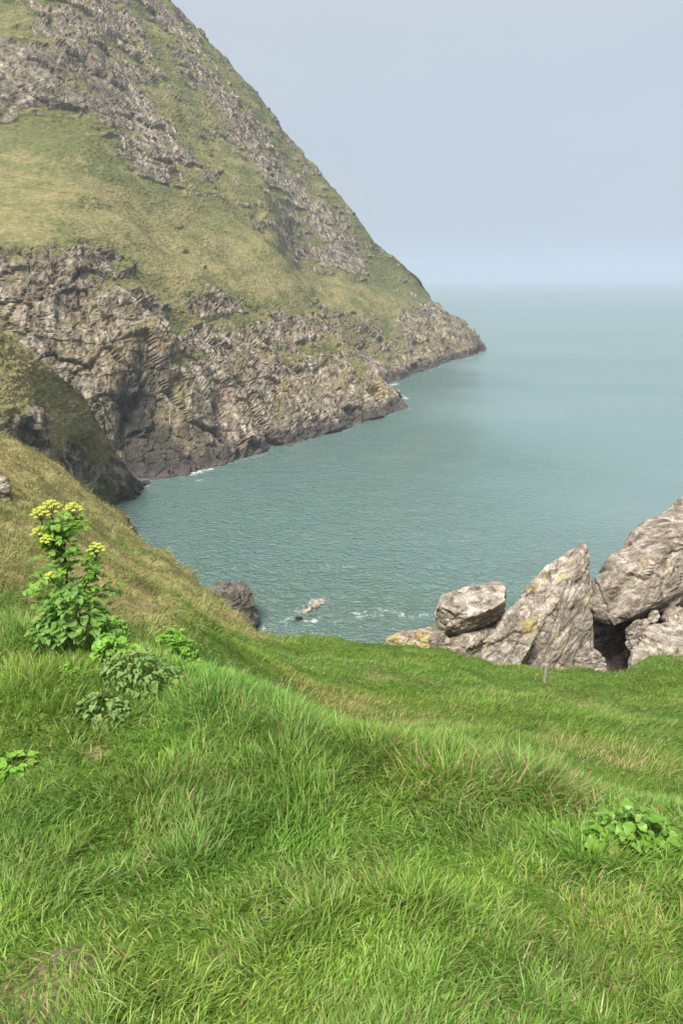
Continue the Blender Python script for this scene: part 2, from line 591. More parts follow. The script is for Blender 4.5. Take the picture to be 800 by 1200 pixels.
    m1, m2, mid_, mtilt = worley(p * np.array([0.24, 0.24, 0.14]) + 0.2 * warp2[:, None] + 2.2, 49)
    dip = p[:, 2] * 0.20 + p[:, 0] * 0.06 - p[:, 1] * 0.02 + 0.9 * warp
    step = dip - np.floor(dip)
    lower = 1 - smooth(2.9, 3.5, tt)
    amp = cm * (0.32 + 0.22 * lower)
    fine = ridged(np.stack([p[:, 0] * 0.75 + 0.12 * p[:, 2], p[:, 1] * 0.75, p[:, 2] * 0.22], 1), 4, 43, 0.6)
    rk = 1.1 * (ribs - 0.35) + 1.9 * (clefts - 0.4) * lower + 2.0 * (bid - 0.5) + 2.6 * btilt + 1.0 * (mid_ - 0.5) + 1.3 * mtilt + 0.28 * (rid - 0.5) + 0.55 * tilt + 0.25 * (gid - 0.5) + 0.5 * gtilt + 0.25 * strata + 0.75 * (fine - 0.4) + 0.45 * (0.5 - step)
    rk -= 0.8 * smooth(0.07, 0.0, b2 - b1) + 0.5 * smooth(0.06, 0.0, m2 - m1)
    rk -= 0.30 * smooth(0.10, 0.0, f2 - f1) + 0.12 * smooth(0.08, 0.0, g2 - g1)
    dsp = dsp * (0.35 + 0.65 * smooth(1, 2.5, tt)) + amp * rk
    tus = np.abs(fbm(p * np.array([0.7, 0.7, 1.2]), 3, 61))
    terr = perlin(np.stack([p[:, 0] * 0.05, p[:, 1] * 0.05, p[:, 2] * 0.45 + 0.5 * warp], 1), 63)
    dsp += (1 - cm) * (0.30 * tus + 0.30 * terr - 0.15 + 0.5 * fbm(p * 0.12, 3, 66))
    dsp += 0.35 * (cm - 0.5)
    # the sea-cut recess at the head of the cove, and the cleft behind the rib
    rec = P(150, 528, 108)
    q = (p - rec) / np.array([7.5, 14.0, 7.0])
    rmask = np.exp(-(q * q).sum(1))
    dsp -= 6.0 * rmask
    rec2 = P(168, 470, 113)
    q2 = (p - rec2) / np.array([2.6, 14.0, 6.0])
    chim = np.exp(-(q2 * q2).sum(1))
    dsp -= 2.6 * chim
    edge = smooth(0, 1.0, tt)
    p2 = p + n * (dsp * edge)[:, None]
    # turf takes hold on ledges, bare rock stays on steep faces
    G2 = p2.reshape(nT, nS, 3)
    nz = np.abs(grid_normals(G2)[..., 2])
    for _ in range(6):
        nz = (np.roll(nz, 1, 0) + np.roll(nz, -1, 0) + np.roll(nz, 1, 1) + np.roll(nz, -1, 1) + nz) / 5
    nz = nz.ravel()
    big = fbm(p * 0.045 + 7.0, 3, 77)
    rock = rock - 0.40 * smooth(0.45, 0.78, nz) * smooth(1.3, 2.2, tt) * (0.7 + 1.2 * np.clip(big, -0.4, 0.6)) + 0.18 * smooth(0.5, 0.3, nz)
    # --- colour masks
    stain_shade = np.clip(1.9 * np.exp(-(((p - P(168, 540, 109)) / np.array([9.0, 22, 5.0])) ** 2).sum(1)) + 1.25 * chim, 0, 1) * smooth(-0.5, 0.2, warp2 + 0.5 * rid)  # dark wet rock and the cave's shade, both put into the colour
    stain_shade = np.clip(stain_shade + 0.42 * np.exp(-((ss - 6.95) / 0.38) ** 2) * smooth(3.2, 2.7, tt) * smooth(-0.3, 0.3, warp2), 0, 1)  # shade of the recess behind the rib, painted into the same mask
    stain_shade = np.clip(stain_shade + 0.42 * crag + 0.40 * bands + 0.5 * strip, 0, 1)
    lich = smooth(0.0, 0.5, fbm(p * 0.06, 3, 71) + 0.25) * (1 - smooth(1.6, 3.0, tt)) * smooth(1.05, 1.35, tt)
    rib_edge = np.exp(-((ss - 6.15) / 0.30) ** 2) * (1 - smooth(2.6, 3.2, tt)) * smooth(1.15, 1.5, tt)
    lich = np.clip(lich + 0.7 * rib_edge, 0, 1)
    dry = np.interp(tt, [1, 3, 3.3, 4.6, 5.2, 7], [0.35, 0.50, 0.66, 0.62, 0.45, 0.42])
    dry -= 0.65 * np.exp(-((ss - 9.4) / 0.8) ** 2) * np.exp(-((tt - 5.2) / 1.6) ** 2)
    dry -= 0.4 * np.exp(-((tt - 4.8) / 0.35) ** 2) * smooth(5.5, 3.0, ss)
    ob = mesh_np('headland', p2, quads=grid_quads(nT, nS), mat=mat, attrs={'rock': rock, 'stain_shade': stain_shade, 'lichen': lich, 'dry': dry}, smooth_shade=False)
    tag(ob, kind='structure')
    return ob


def build_spur(mat):
    def Q(u, Y, z):
        d = ray(u, 600)
        return np.array([d[0] / d[1] * Y, Y, z])
    cols = [
        [P(-420, 240, 66), P(-420, 400, 58), P(-420, 560, 50), Q(-420, 40, 2)],
        [P(-200, 300, 72), P(-200, 420, 65), P(-200, 520, 58), Q(-200, 48, 2)],
        [P(0, 402, 80), P(0, 462, 73), P(-5, 520, 69), Q(-5, 58, 1)],
        [P(60, 452, 85), P(52, 500, 79), P(45, 545, 76), Q(40, 66, 0)],
        [P(115, 508, 90), P(104, 540, 85), P(92, 575, 82), Q(85, 74, -2)],
        [P(130, 536, 94), P(120, 566, 90.5), P(106, 594, 88.5), Q(96, 82, -3)],
        [P(146, 545, 96), P(138, 570, 93.0), P(126, 600, 91.5), Q(112, 87, -3)],
        [Q(156, 99.5, 1.6), Q(152, 96, -0.2), Q(140, 93, -2.5), Q(124, 90, -4)],
        [Q(160, 101, -3.5), Q(156, 97, -4), Q(144, 94, -4), Q(128, 91, -4.5)],
    ]
    K = []
    for c in cols:
        b = c[0] + np.array([2.0, 9.0, -4.5])
        b2 = c[0] + np.array([4.0, 20.0, -c[0][2] - 3])
        K.append([c[3], c[2], c[1], c[0], b, b2])
    K = np.array(K)
    nS, nT = 800, 480
    s = arc_params(K[:, 3], nS)
    t = np.interp(np.linspace(0, 1, nT), [0, 0.15, 0.4, 0.75, 0.92, 1], [0, 1, 2, 3, 4, 5])
    G = catmull(np.swapaxes(catmull(K, s), 0, 1), t)
    N = grid_normals(G)
    if N[int(nT * 0.55), nS // 2, 2] < 0:
        N = -N
    p, n = G.reshape(-1, 3), N.reshape(-1, 3)
    tt = np.repeat(t[:, None], nS, 1).ravel()
    ss = np.repeat(s[None, :], nT, 0).ravel()
    warp = fbm(p * 0.10, 4, 5)
    # rocky snout at the seaward end, an outcrop near the left, turf elsewhere
    # coordinates along the spur: snout ss>4.4
    snout = smooth(2.9, 4.5, ss + 1.1 * (2.2 - tt))
    out1 = np.exp(-((p - P(25, 497, 77)) / np.array([4.5, 6, 1.6])) ** 2).prod(1) if False else np.exp(-(((p - P(22, 500, 75)) / np.array([4.5, 8.0, 1.4])) ** 2).sum(1))
    toe = smooth(9.5, 5.0, p[:, 2] + 2.0 * warp) * smooth(1.5, 3.0, ss)
    rock = np.clip(np.maximum(snout * 0.95, toe) + 1.0 * out1 + 0.35 * warp, -1, 1.3)
    cm = smooth(0.3, 0.6, rock)
    f1, f2, rid, tilt = worley(p * 0.45, 7)
    g1, g2, gid, gt = worley(p * 1.2, 9)
    d = 0.8 * fbm(p * 0.12, 3, 13) + (1 - cm) * (0.42 * np.abs(fbm(p * 0.9, 4, 15)) - 0.1)
    d += cm * (1.0 * (rid - 0.5) + 1.0 * tilt + 0.4 * gt + 0.3 * (gid - 0.5) + 0.8 * (ridged(p * np.array([0.35, 0.35, 0.12]), 4, 17) - 0.4))
    p2 = p + n * d[:, None]
    p2[:, 0] -= 3.9 * smooth(2.4, 4.6, ss)
    lich = np.zeros(len(p))
    stain_shade = 0.18 * smooth(4.0, 5.2, ss + 0.5 * warp) + 0.18 * snout + 0.25 * out1
    dry = 0.74 + 0.12 * smooth(2.5, 0.5, ss) + 0.3 * warp + 0.0 * tt
    ob = mesh_np('cove_spur', p2, quads=grid_quads(nT, nS), mat=mat, attrs={'rock': rock, 'stain_shade': np.clip(stain_shade, 0, 0.9), 'lichen': lich, 'dry': dry}, smooth_shade=True)
    tag(ob, kind='structure')
    return ob


# ------------------------------------------------------------------ near ground as a height field
CTRL = []


def ctrl(u, v, Y):
    q = P(u, v, Y)
    CTRL.append((q[0], q[1], EYE - q[2]))


def ctrl_xyd(x, y, d):
    CTRL.append((x, y, d))


for u in (-100, 150, 400, 650, 900):
    ctrl(u, 1200, 1.26)
for u, Y in ((-100, 2.15), (150, 2.12), (400, 2.08), (650, 2.05), (900, 2.0)):
    ctrl(u, 1000, Y)
for u, v, Y in ((0, 860, 2.95), (200, 860, 3.0), (400, 850, 3.5), (500, 868, 3.3), (600, 900, 2.95), (700, 945, 2.5), (820, 955, 2.5), (950, 960, 2.5),
                (-100, 770, 3.9), (0, 760, 3.95), (90, 752, 4.0), (170, 765, 3.9), (260, 790, 3.75), (330, 820, 3.6)):
    ctrl(u, v, Y)
# the dip just beyond the near brow (unseen) and the lawn beyond it
for u, v, Y in ((400, 880, 5.6), (520, 895, 5.2), (640, 925, 4.4), (760, 950, 3.9), (900, 955, 3.9), (280, 860, 5.4),
                (400, 845, 7.6), (520, 850, 7.6), (640, 870, 7.2), (760, 880, 7.0), (900, 880, 7.0), (320, 800, 8.2),
                (400, 805, 11.5), (520, 815, 11.5), (640, 830, 11.2), (760, 830, 11.2), (900, 825, 11.3), (320, 770, 13.5),
                (400, 770, 16.5), (520, 785, 15.8), (637, 803, 15.2), (760, 803, 15.0), (900, 790, 15.5)):
    ctrl(u, v, Y)
EDGE = [(-900, 420, 40), (-500, 400, 38), (-200, 440, 34), (0, 505, 30), (70, 560, 28), (140, 610, 26), (200, 665, 23.5), (250, 705, 21.5), (303, 742, 20), (370, 749, 20),
        (450, 756, 20), (520, 764, 19.4), (575, 775, 18.6), (640, 787, 17.6), (700, 790, 17.2), (735, 786, 17.3), (770, 773, 18), (800, 765, 18.5), (900, 750, 20), (1100, 735, 22), (1500, 720, 26)]
for e in EDGE:
    ctrl(*e)
# left slope under the edge
for u, v, Y in ((0, 600, 15.5), (50, 560, 22), (100, 640, 18), (0, 560, 20), (0, 660, 8.5), (-150, 560, 18), (-300, 560, 24), (-200, 660, 9), (70, 690, 9.5), (150, 712, 10.5), (230, 722, 13.5), (190, 690, 17), (270, 745, 11.5), (60, 735, 5.6), (180, 752, 6.0), (230, 765, 6.0)):
    ctrl(u, v, Y)
for x, y, d in ((0, -3, 1.35), (-3, -3, 1.1), (3, -3, 1.6), (-3.5, 1, 1.4), (3.5, 1, 1.75), (0, 0.3, 1.53), (-6, -2, 0.9), (6, -2, 2.0), (0, -8, 0.9), (6, 2.5, 2.4), (-7, 3, 1.7), (12, -3, 2.6), (-12, -3, 0.6), (-16, 8, 2.2), (16, 8, 6.0)):
    ctrl_xyd(x, y, d)
CTRL = np.array(CTRL)


def _lg(x, y):
    r = np.hypot(x, y) + 1e-9
    q = np.log(1 + r) * 3.0
    return np.stack([x / r * q, y / r * q], -1)


_C = _lg(CTRL[:, 0], CTRL[:, 1])


def _U(d2):
    return np.where(d2 > 1e-12, 0.5 * d2 * np.log(d2 + 1e-12), 0)


_n = len(_C)
_A = np.zeros((_n + 3, _n + 3))
_A[:_n, :_n] = _U(((_C[:, None] - _C[None]) ** 2).sum(-1)) + np.eye(_n) * 0.01
_A[:_n, _n:] = np.c_[np.ones(_n), _C]
_A[_n:, :_n] = _A[:_n, _n:].T
_W = np.linalg.solve(_A, np.r_[CTRL[:, 2], 0, 0, 0])
_E = np.array([P(*e) for e in EDGE])
_ETH = np.arctan2(_E[:, 0], _E[:, 1])
_ER = np.hypot(_E[:, 0], _E[:, 1])


def tps(x, y):
    out = np.empty(len(x))
    for a in range(0, len(x), 60000):
        q = _lg(x[a:a + 60000], y[a:a + 60000])
        d2 = ((q[:, None, :] - _C[None]) ** 2).sum(-1)
        out[a:a + 60000] = _U(d2) @ _W[:_n] + _W[_n] + q @ _W[_n + 1:]
    return out


def edge_r(x, y):
    th = np.arctan2(x, y)
    r = np.interp(th, _ETH, _ER)
    wob = 0.5 * perlin(np.stack([th * 22, th * 0, th * 0 + 3.0], 1), 91) + 0.25 * perlin(np.stack([th * 70, th * 0, th * 0 + 1.0], 1), 92)
    return r + wob * 0.8


def ground(x, y, rough=True):
    x = np.atleast_1d(np.asarray(x, float))
    y = np.atleast_1d(np.asarray(y, float))
    r = np.hypot(x, y)
    re = edge_r(x, y)
    k = np.minimum(1, re / np.maximum(r, 1e-6))
    d = np.maximum(0, r - re)
    z = EYE - tps(x * k, y * k)
    z -= 1.25 * d - 0.75 * 1.2 * (1 - np.exp(-d / 1.2))
    if rough:
        p = np.stack([x, y, np.zeros_like(x)], 1)
        far = smooth(4.0, 7.5, r)
        z += (1 - far) * smooth(0.3, 1.0, r) * (0.040 * fbm(p * 1.6, 3, 101) + 0.02 * perlin(p * 5, 103))
        left = left_mask(x, y)
        z += far * (1 - left) * (0.24 * fbm(p * 0.45, 3, 105) + 0.07 * np.abs(perlin(p * 1.4, 107)))
        z += far * left * (0.45 * fbm(p * 0.33, 4, 109) + 0.40 * np.abs(fbm(p * 0.9, 2, 111)))
        z += smooth(1.0, 5.0, d) * (1.6 * (ridged(np.stack([x, y, z], 1) * 0.22, 4, 113) - 0.4))
    return np.maximum(z, -4.0)


def left_mask(x, y):
    """1 on the dry slope left of the lawn"""
    th = np.arctan2(x, y)
    r = np.hypot(x, y)
    lim = np.interp(r, [4, 8, 12, 20, 30], [-0.30, -0.24, -0.17, -0.125, -0.1])
    return smooth(0.05, -0.07, th - lim) * smooth(5.0, 8.5, r)


TUS = [  # long-grass tussocks on the near ground: centre pixel, radius (m), extra height, straw share
    (620, 925, 0.32, 0.13, 0.50), (330, 905, 0.30, 0.05, 0.02), (330, 860, 0.28, 0.06, 0.06), (430, 880, 0.32, 0.08, 0.03), (520, 915, 0.28, 0.08, 0.08),
    (350, 945, 0.22, 0.06, 0.0), (255, 830, 0.36, 0.08, 0.0), (40, 810, 0.40, 0.08, 0.0), (10, 745, 0.6, 0.16, 0.0), (180, 930, 0.25, 0.04, 0.0), (480, 1060, 0.18, 0.04, 0.0), (220, 1010, 0.2, 0.04, 0.0), (690, 1000, 0.25, 0.06, 0.0), (380, 1080, 0.15, 0.03, 0.0)]


def hit(u, v):
    """where the sight line through a pixel meets the smooth ground"""
    d = ray(u, v)
    Y = np.exp(np.linspace(math.log(0.6), math.log(40), 1500))
    pts = np.array([0, 0, EYE])[None] + d[None] * (Y / d[1])[:, None]
    g = ground(pts[:, 0], pts[:, 1], False)
    k = np.argmax(pts[:, 2] < g)
    q = pts[k]
    return np.array([q[0], q[1], ground([q[0]], [q[1]])[0]])


SOIL = [(30, 1178, 0.20), (75, 1135, 0.10), (110, 880, 0.08), (10, 1075, 0.06), (60, 1195, 0.15), (590, 1185, 0.05), (770, 1080, 0.05)]
SOILP = [(*hit(u, v)[:2], r) for u, v, r in SOIL]
TUSP = [(*hit(u, v)[:2], r, h, s) for u, v, r, h, s in TUS]


def soil_mask(x, y):
    m = np.zeros(len(x))
    nz = fbm(np.stack([x, y, 0 * x], 1) * 7.0, 3, 121)
    for sx, sy, r in SOILP:
        d = np.hypot(x - sx, (y - sy) * 1.3) / r
        m = np.maximum(m, smooth(1.15, 0.55, d + 0.5 * nz))
    return m


def dry_mask(x, y):
    r = np.hypot(x, y)
    th = np.arctan2(x, y)
    p = np.stack([x, y, 0 * x], 1)
    left = left_mask(x, y)
    n1 = fbm(p * 0.35, 4, 131)
    d = left * (0.82 + 0.40 * n1)
    green_left = np.exp(-(((x + 15.0) / 2.0) ** 2 + ((y - 27) / 3) ** 2)) + 0.25 * np.exp(-(((x + 4.3) / 2.0) ** 2 + ((y - 12.3) / 1.8) ** 2))
    d -= 0.6 * green_left * left
    mid = smooth(5.0, 6.5, r) * (1 - left)
    n2 = fbm(p * np.array([0.55, 0.28, 1]), 4, 133)
    d += mid * (0.08 + 0.50 * n2)
    d += mid * 0.55 * np.exp(-((r - 8.3) / 1.6) ** 2) * np.exp(-((th - 0.02) / 0.16) ** 2)
    d += mid * 0.22 * np.exp(-((r - 9.5) / 2.2) ** 2) * np.exp(-((th - 0.40) / 0.10) ** 2)
    near = 1 - smooth(4.5, 6.0, r)
    d += near * (0.09 + 0.22 * fbm(p * 2.3, 3, 135))
    return np.clip(d, 0, 1)


def build_ground(mat):
    a = np.linspace(-1, 1, 560)
    xs = 1.6 * np.sinh(a * 4.2)              # +-53
    b = np.linspace(-0.45, 1, 520)
    ys = 1.5 * np.sinh(b * 4.35)
    X, Y = np.meshgrid(xs, ys)
    x, y = X.ravel(), Y.ravel()
    z = ground(x, y)
    r = np.hypot(x, y)
    d = np.maximum(0, r - edge_r(x, y))
    rock = smooth(1.5, 3.5, d) + 0.3 * smooth(0.6, 2.0, d) * smooth(0.1, 0.5, np.arctan2(x, y))
    ob = mesh_np('grassy_bank', np.stack([x, y, z], 1), quads=grid_quads(len(ys), len(xs)), mat=mat,
                 attrs={'dry': dry_mask(x, y), 'soil': soil_mask(x, y), 'rock': rock})
    tag(ob, kind='structure')
    return ob


# ------------------------------------------------------------------ grass
def blades(pos, length, width, yaw, lean, curl, color, seg=3, up=None):
    """ribbon blades as arrays; lean = start tilt from upright, curl = extra bend along the blade"""
    n = len(pos)
    dirx, diry = np.cos(yaw), np.sin(yaw)
    sx, sy = -diry, dirx
    V = np.zeros((n, 2 * seg + 1, 3), np.float32)
    cur = pos.copy()
    ang = lean.copy()
    tw = RNG.uniform(-0.9, 0.9, n)
    sx2 = sx * np.cos(tw) + dirx * np.sin(tw)
    sy2 = sy * np.cos(tw) + diry * np.sin(tw)
    for k in range(seg + 1):
        f = k / seg
        w = width * 0.5 * (1 - f ** 1.8) * (0.75 + 0.5 * min(1, f * 3))
        if k < seg:
            V[:, 2 * k, 0] = cur[:, 0] - sx2 * w
            V[:, 2 * k, 1] = cur[:, 1] - sy2 * w
            V[:, 2 * k, 2] = cur[:, 2]
            V[:, 2 * k + 1, 0] = cur[:, 0] + sx2 * w
            V[:, 2 * k + 1, 1] = cur[:, 1] + sy2 * w
            V[:, 2 * k + 1, 2] = cur[:, 2]
        else:
            V[:, 2 * k] = cur
        st = length / seg
        cur = cur + np.stack([np.sin(ang) * dirx * st, np.sin(ang) * diry * st, np.cos(ang) * st], 1)
        ang = ang + curl / seg
    base = (np.arange(n) * (2 * seg + 1))[:, None]
    Qs = [base + np.array([[2 * k, 2 * k + 1, 2 * k + 3, 2 * k + 2]]) for k in range(seg - 1)]
    Q = np.concatenate(Qs) if Qs else np.zeros((0, 4), int)
    T3 = base + np.array([[2 * seg - 2, 2 * seg - 1, 2 * seg]])
    C = np.repeat(color[:, None, :], 2 * seg + 1, 1).reshape(-1, 3)
    return V.reshape(-1, 3), Q, T3, C


GREENS = np.array([[0.150, 0.288, 0.034], [0.222, 0.374, 0.058], [0.096, 0.198, 0.025], [0.300, 0.420, 0.112], [0.162, 0.260, 0.048]])
STRAWS = np.array([[0.42, 0.34, 0.16], [0.34, 0.26, 0.11], [0.50, 0.42, 0.22], [0.27, 0.20, 0.08]])


def pick_color(n, dry, gm=None):
    g = GREENS[RNG.integers(0, len(GREENS), n)]
    if gm is not None:
        g = g * gm[:, None] if gm.ndim == 1 else g * gm
    s = STRAWS[RNG.integers(0, len(STRAWS), n)]
    m = RNG.random(n) < dry
    c = np.where(m[:, None], s, g)
    return c * RNG.uniform(0.8, 1.2, (n, 1)), m


def polar_sample(n, r0, r1, t0, t1, power):
    """points with a density falling off as r**-power"""
    u = RNG.random(n)
    k = 2 - power
    if abs(k) < 1e-6:
        r = r0 * (r1 / r0) ** u
    else:
        r = (r0 ** k + u * (r1 ** k - r0 ** k)) ** (1 / k)
    th = RNG.uniform(t0, t1, n)
    return r * np.sin(th), r * np.cos(th), r, th


BARE = []
for _u, _v, _r in ((735, 985, 0.17), (88, 758, 0.2), (165, 800, 0.16), (122, 838, 0.10), (215, 772, 0.12), (132, 778, 0.06), (18, 898, 0.07), (140, 750, 0.1)):
    BARE.append((*hit(_u, _v)[:2], _r))


def build_near_grass(mat, N=290000):
    x, y, r, th = polar_sample(N, 0.72, 5.4, -0.82, 0.82, 1.35)
    # the same turf carries on to both sides and behind the viewer, a little thinner
    for k, r0, r1, t0, t1 in ((75000, 0.72, 6.0, 0.82, 1.9), (75000, 0.72, 6.0, -1.9, -0.82), (22000, 0.05, 0.72, -3.1416, 3.1416), (40000, 0.72, 5.0, 1.9, 4.38)):
        a = polar_sample(k, r0, r1, t0, t1, 1.2)
        x, y, r, th = (np.r_[p0, p1] for p0, p1 in zip((x, y, r, th), a))
    N = len(x)
    p = np.stack([x, y, 0 * x], 1)
    sm = soil_mask(x, y)
    keep = RNG.random(N) > 0.65 * sm
    for bx, by, br in BARE:
        keep &= RNG.random(N) > 0.55 * np.exp(-(((x - bx) / br) ** 2 + ((y - by) / br) ** 2) ** 2)
    thin = smooth(0.25, 0.55, fbm(p * 2.2, 3, 141))
    keep &= RNG.random(N) > 0.55 * thin * smooth(2.4, 1.5, r)
    x, y, r, th, p = x[keep], y[keep], r[keep], th[keep], p[keep]
    n = len(x)
    clump = fbm(p * 2.4, 3, 143)
    f1, f2, rid, tilt = worley(np.stack([x * 5.5, y * 5.5, 0 * x], 1), 145)
    L = 0.048 + 0.010 * smooth(1.4, 3.2, r) + 0.035 * clump + 0.025 * (rid - 0.5)
    dry = dry_mask(x, y) * 0.6
    yaw_t = np.zeros(n)
    wt = np.zeros(n)
    for tx, ty, R, h, s in TUSP:
        d = np.hypot(x - tx, y - ty) / R
        m = np.exp(-d * d * 1.4)
        L = L + 0.68 * h * m
        dry = dry + s * m * (0.4 + 1.0 * smooth(-0.2, 0.6, (x - tx) / R))
        a = np.arctan2(y - ty, x - tx)
        yaw_t = np.where(m > wt, a, yaw_t)
        wt = np.maximum(wt, m)
    L = np.clip(L, 0.025, 0.4) * RNG.uniform(0.5, 1.4, n)
    L = np.where(RNG.random(n) < 0.05, L * 1.35, L)
    flow = 3.2 * fbm(p * 0.7, 3, 147) - 0.5
    cell = (rid * 2 - 1) * 1.6
    yaw = flow + cell + RNG.normal(0, 1.1, n)
    use = RNG.random(n) < wt * 0.75
    yaw = np.where(use, yaw_t + RNG.normal(0, 0.6, n), yaw)
    lean = np.clip(RNG.normal(0.68, 0.32, n) - 0.2 * wt, 0.02, 1.35)
    curl = np.clip(RNG.normal(0.75, 0.45, n), -0.2, 2.0)
    width = RNG.uniform(0.0024, 0.0052, n) * (0.8 + 0.12 * r)
    tone = 1.0 + 0.30 * fbm(p * 1.1, 3, 149) + 0.14 * (rid - 0.5)
    gm = np.stack([tone * (1 + 0.22 * fbm(p * 0.9, 2, 151)), tone, tone * (1 + 0.15 * clump)], 1)
    c, m = pick_color(n, np.clip(dry, 0, 0.95), gm)
    z = ground(x, y) - 0.004
    V, Q, T3, C = blades(np.stack([x, y, z], 1), L, width, yaw, lean, curl, c, 3)
    ob = mesh_np('meadow_grass', V, quads=Q, tris=T3, mat=mat, attrs={'col': C})
    return tag(ob, kind='stuff')


def build_mid_grass(mat, N=230000):
    x, y, r, th = polar_sample(N, 4.6, 24.0, -0.62, 0.66, 1.0)
    for k, t0, t1 in ((60000, 0.66, 1.45), (40000, -1.5, -0.62)):
        a = polar_sample(k, 4.6, 24.0, t0, t1, 1.1)
        x, y, r, th = (np.r_[p0, p1] for p0, p1 in zip((x, y, r, th), a))
    N = len(x)
    left = left_mask(x, y)
    keep = (r < edge_r(x, y) + 0.25) & (RNG.random(N) > left * 0.98)
    x, y, r = x[keep], y[keep], r[keep]
    p = np.stack([x, y, 0 * x], 1)
    n = len(x)
    dry = dry_mask(x, y)
    cl = 0.6 * fbm(p * 0.8, 3, 161) + 0.7 * fbm(p * 0.3, 2, 162)
    L = (0.10 + 0.07 * smooth(-0.2, 0.6, cl)) * RNG.uniform(0.6, 1.3, n)
    L *= np.where(r < 6.5, 0.8, 1.0)
    yaw = 2.2 * fbm(p * 0.3, 2, 163) - 0.8 + RNG.normal(0, 0.9, n)
    lean = np.clip(RNG.normal(0.7, 0.25, n), 0.05, 1.3)
    curl = np.clip(RNG.normal(0.8, 0.4, n), 0, 1.8)
    width = RNG.uniform(0.006, 0.010, n) * (0.45 + 0.07 * r)
    tone = 1.0 + 0.45 * cl
    gm = 0.80 * np.stack([tone * (1.06 + 0.40 * fbm(p * 0.25, 2, 165)), tone, tone * 0.9], 1)
    c, m = pick_color(n, np.clip(dry * 0.85, 0, 0.9), gm)
    z = ground(x, y) - 0.01
    V, Q, T3, C = blades(np.stack([x, y, z], 1), L, width, yaw, lean, curl, c, 2)
    ob = mesh_np('lawn_grass', V, quads=Q, tris=T3, mat=mat, attrs={'col': C})
    return tag(ob, kind='stuff')


def build_slope_grass(mat, N=230000):
    x, y, r, th = polar_sample(N, 5.0, 36.0, -0.95, 0.0, 1.0)
    left = left_mask(x, y)
    keep = (r < edge_r(x, y) + 0.7) & (RNG.random(N) < left)
    x, y, r = x[keep], y[keep], r[keep]
    p = np.stack([x, y, 0 * x], 1)
    n = len(x)
    dry = dry_mask(x, y)
    f1, f2, rid, tilt = worley(p * 1.5 + 0.3 * fbm(p, 2, 170)[:, None], 171)
    L = (0.16 + 0.22 * smooth(0.6, 0.1, f1) * (0.5 + rid)) * RNG.uniform(0.6, 1.3, n)
    yaw = -0.55 + 1.2 * fbm(p * 0.5, 2, 173) + RNG.normal(0, 0.8, n)      # combed downhill to the right
    lean = np.clip(RNG.normal(0.75, 0.3, n), 0.05, 1.4)
    curl = np.clip(RNG.normal(1.3, 0.5, n), 0, 2.4)
    width = RNG.uniform(0.006, 0.011, n) * (0.5 + 0.055 * r)
    tone = 0.85 + 0.4 * rid + 0.25 * fbm(p * 0.5, 3, 175)
    g = np.array([0.78, 0.64, 0.80])
    gm = tone[:, None] * g
    c, m = pick_color(n, np.clip(dry * 0.70, 0.08, 0.8), gm)
    c = np.where(m[:, None], c * np.array([0.87, 1.0, 0.82]) * tone[:, None], c)
    z = ground(x, y) - 0.02
    V, Q, T3, C = blades(np.stack([x, y, z], 1), L, width, yaw, lean, curl, c, 2)
    ob = mesh_np('slope_grass', V, quads=Q, tris=T3, mat=mat, attrs={'col': C})
    return tag(ob, kind='stuff')


